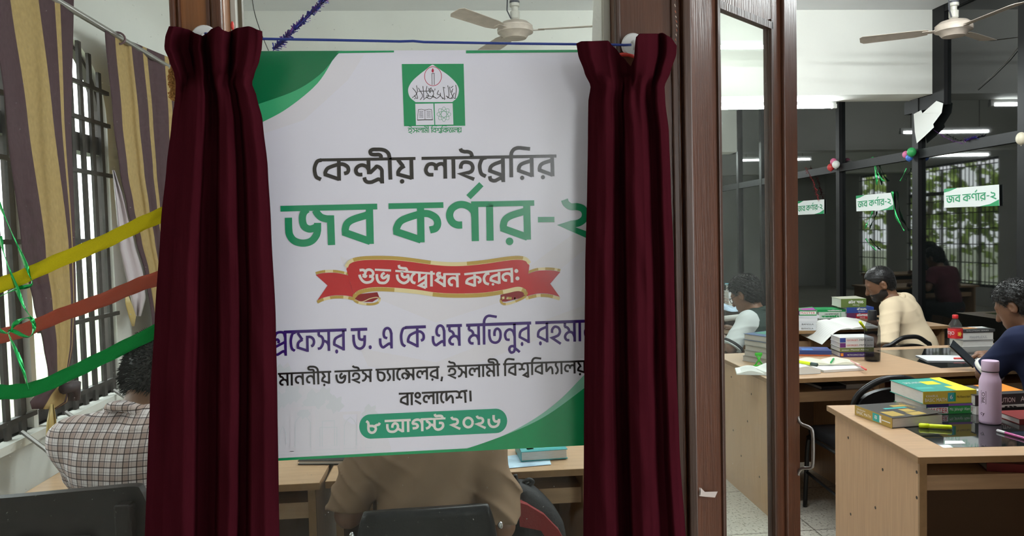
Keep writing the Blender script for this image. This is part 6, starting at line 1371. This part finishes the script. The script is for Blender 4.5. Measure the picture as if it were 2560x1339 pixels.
# red and black backpack hanging at the desk below the poster
bc = PY(1352, 1275, 2.36); t = thing('backpack', 'red and black backpack hanging below the desk at the right of the brown person', 'bag', bc)
lc2 = lambda x, y, d=0: PY(x, y, 2.36+d)-bc
bk_b = mat('bag_black', (.014, .014, .016), rough=.7, bump=.2, bscale=120); bk_r = mat('bag_red', (.22, .010, .012), rough=.65, bump=.2, bscale=120)
out = catmull([lc2(1286, 1222), lc2(1302, 1205), lc2(1330, 1216), lc2(1366, 1246), lc2(1398, 1285), lc2(1412, 1325), lc2(1412, 1420), lc2(1290, 1420), lc2(1284, 1300)], 5, True)
b = MB(); ctr = sum(out, Vector())/len(out); lay = [(-.05, .86), (-.065, .6), (-.04, .97), (0, 1.0), (.05, .95), (.08, .7)]; lay.sort()
b.grid([[ctr+(p-ctr)*s+Vector((0, d, 0)) for p in out] for d, s in lay], closed=True); n = len(out); b.f += [list(range(n)), list(range(len(b.v)-n, len(b.v)))]; b.m += [0, 0]; b.build('body', bk_b, t, smooth=True)
b = MB(); q = [lc2(1292, 1232), lc2(1312, 1238), lc2(1352, 1262), lc2(1388, 1300), lc2(1404, 1330), lc2(1404, 1420), lc2(1372, 1420), lc2(1370, 1340), lc2(1345, 1300), lc2(1294, 1290)]
b.prism([(p.x, p.z) for p in q], lambda u, v, w: Vector((u, w, v)), -.085, -.045); b.build('front_panel', bk_r, t, angle=40)
b = MB(); b.tube(catmull([lc2(1288, 1186), lc2(1292, 1202), lc2(1303, 1212), lc2(1322, 1212), lc2(1332, 1204), lc2(1322, 1198), lc2(1308, 1206)], 6), .007, 8); b.build('strap_loop', bk_b, t, smooth=True)
# ---- decorations on the tinted glass
XS = XRW-.045
def glassboard(Q, label):
    P = [PX(x, y, XRW-.016) for x, y in Q]; o = P[3].copy(); t = thing('door_sign', label, 'sign', o, 0, 'small green and white signs on the tinted glass')
    bil = lambda s, r, d=0: (P[0]*(1-s)*(1-r)+P[1]*s*(1-r)+P[2]*s*r+P[3]*(1-s)*r)-o-Vector((d, 0, 0))
    b = MB(); c = [bil(0, 0), bil(1, 0), bil(1, 1), bil(0, 1)]; c2 = [p+Vector((.003, 0, 0)) for p in c]; b.add(c+c2, [(0, 1, 2, 3), (7, 6, 5, 4), (0, 4, 5, 1), (1, 5, 6, 2), (2, 6, 7, 3), (3, 7, 4, 0)]); b.build('board', mat('sign_white', (.74, .78, .77), rough=.4), t)
    b = MB(); f = Lay(lambda s, r, d: bil(s, r, .0006+d), 1); b.flat([(0, 0), (.26, 0), (.12, .14), (0, .2)], f); b.flat([(1, 1), (.66, 1), (.85, .9), (1, .70)], f); b.build('corner_print', mat('print_green', (.008, .29, .105)), t)
    b = MB(); f = Lay(lambda x, y, d: bil(.03+(x-690)/810*.945, .10+(y-440)/200*.74, .001+d), 2); title_lines(b, f, 0, 1.0); b.build('lettering', mat('print_title_green', (.012, .285, .125)), t)
glassboard([(1992, 503), (2060, 498), (2060, 534), (1992, 537)], 'green lettered white sign beside the door leaf, leftmost of the three')
glassboard([(2140, 489), (2232, 481), (2233, 524), (2141, 528)], 'green lettered white sign in the middle of the three, beside the green foil')
glassboard([(2360, 472), (2497, 461), (2498, 514), (2360, 519)], 'green lettered white sign at the right, largest of the three')
def balloon(px, py, rpx, col, label, stretch=1.08):
    c = PX(px, py, XRW-.075); r = rpx*(c-CAM).length/FPX; b = MB(); b.ell((0, 0, 0), (r, r, r*stretch), 20); b.lathe([(r*.16, -r*stretch*1.14), (r*.05, -r*stretch*.98)], n=8)
    return tag(b.build('balloon', mat('balloon_'+label.split()[1], col, rough=.35, spec=.5), smooth=True, loc=c), label, 'balloon', 'small balloons on the tinted glass frame')
balloon(2279, 380, 9.5, (.03, .30, .08), 'small green balloon at the post, topmost of its cluster of three')
balloon(2265, 386, 7.5, (.65, .16, .32), 'small pink balloon at the left of the green balloon')
balloon(2273, 394, 7.5, (.05, .15, .52), 'small blue balloon under the green balloon')
balloon(2084, 404, 7.5, (.60, .14, .26), 'small rosy balloon above the white one, nearer the door leaf')
balloon(2090, 411, 8.5, (.66, .66, .62), 'small white balloon in the cluster nearer the door leaf')
balloon(2077, 418, 8, (.52, .04, .04), 'small red balloon under the white one, nearer the door leaf')
balloon(2553, 346, 10, (.66, .60, .46), 'small cream balloon at the right edge hung from the rail', 1.3)
gx = lambda x, y, d: PX(x, y, XRW-.022-abs(d)*.8)
for pts, w, lab in (([(2180, 392), (2186, 415), (2190, 440), (2192, 462)], 6, 'green foil strip hanging straight from the rail left of the green balloon'), ([(2182, 395), (2192, 425), (2204, 448), (2212, 452)], 5, 'green foil strip fanning right from the rail left of the green balloon'), ([(2230, 478), (2234, 505), (2240, 540), (2252, 562), (2260, 577)], 6, 'bright green foil strip falling over the right edge of the middle sign'), ([(2181, 528), (2174, 548), (2166, 562), (2163, 572)], 4, 'thin green foil strip below the middle sign'), ([(2164, 596), (2172, 608), (2182, 618), (2191, 626)], 3.5, 'thin green foil curl lowest on the tinted glass'), ([(2266, 420), (2258, 438), (2250, 452)], 3, 'faint green foil strip under the pink balloon')):
    foil_ribbon('foil_strip', pts, w, 0, lab, foil, 'green foil strips on the tinted glass', 'streamer', gx)
redf = mat('red_foil', (.42, .03, .04), rough=.3, metal=.6)
tinsel('red_garland', PX(2014, 418, XRW-.03), PX(2034, 455, XRW-.03), 70, .012, [redf], 'red foil garland hanging beside the door leaf above the leftmost sign', cat='garland')
tinsel('red_garland_end', PX(2034, 455, XRW-.03), PX(2045, 500, XRW-.03), 80, .012, [redf], 'lower end of the red garland touching the leftmost sign', cat='garland')
tinsel('purple_tinsel_knot', PX(2408, 352, XRW-.04), PX(2436, 342, XRW-.04), 150, .012, [tins, tins2], 'blue and purple tinsel tuft on the rail above the right sign')
tinsel('purple_tinsel_strand', PX(2334, 324, XRW-.03), PX(2408, 358, XRW-.03), 60, .006, [tins2], 'thin purple tinsel strand from the white paper to the tuft', sag=.02)
b = MB(); q = [(2284, 285), (2303, 275), (2306, 283), (2341, 252), (2358, 258), (2354, 282), (2333, 310), (2335, 318), (2312, 340), (2292, 358), (2287, 330)]
b.prism(q, lambda x, y, w: PX(x, y, XRW-.044-w-.006*math.sin((x-2284)*.05)), 0, .002); tag(b.build('paper_sheet_hanging', paper_m), 'crumpled white paper sheet hanging at the top of the dark post', 'paper')
b = MB(); b.tube([PX(x, y, XRW-.01) for x, y in ((2440, 225), (2480, 190), (2520, 150), (2562, 98))], .003, 6); tag(b.build('thin_cable', iron), 'thin dark cable slanting across the tinted glass at the upper right', 'wire')
# ---- garden trees outside the window wall
leafm = mat('sunlit_leaves', (.34, .46, .09), rough=.6, var=.4, vscale=3); trunk = mat('tree_bark', (.10, .07, .045), rough=.9)
def tree(x, y, h, r, label, seed):
    rg = random.Random(seed); t = thing('garden_tree', label, 'tree', (x, y, -.55), 0, 'garden trees outside the window wall')
    b = MB(); b.tube([(0, 0, 0), (.05, .05, h*.4), (-.05, .1, h*.75)], [.14, .1, .05], 8); b.build('trunk', trunk, t, smooth=True)
    b = MB()
    for k in range(430):
        u, v, w = rg.gauss(0, .45), rg.gauss(0, .45), rg.gauss(0, .40); c = Vector((u*r, v*r, h*.62+w*r*1.3)); n = Vector((rg.gauss(0, 1), rg.gauss(0, 1), rg.gauss(0, 1))).normalized(); a = n.orthogonal().normalized()*rg.uniform(.09, .18); d = n.cross(a)*.6
        b.add([c-a, c+d, c+a, c-d], [(0, 1, 2, 3)])
    b.build('crown', leafm, t, normals=False)
for k, (x, y, h, r, lab) in enumerate(((-3.7, 15.0, 4.2, 1.3, 'leafy green tree outside the wide far window, left one in the reflection'), (-3.9, 18.0, 4.0, 1.35, 'lower leafy tree outside the wide far window'), (-3.6, 21.2, 5.0, 1.6, 'tall leafy tree farthest back outside the windows'))): tree(x, y, h, r, lab, k)
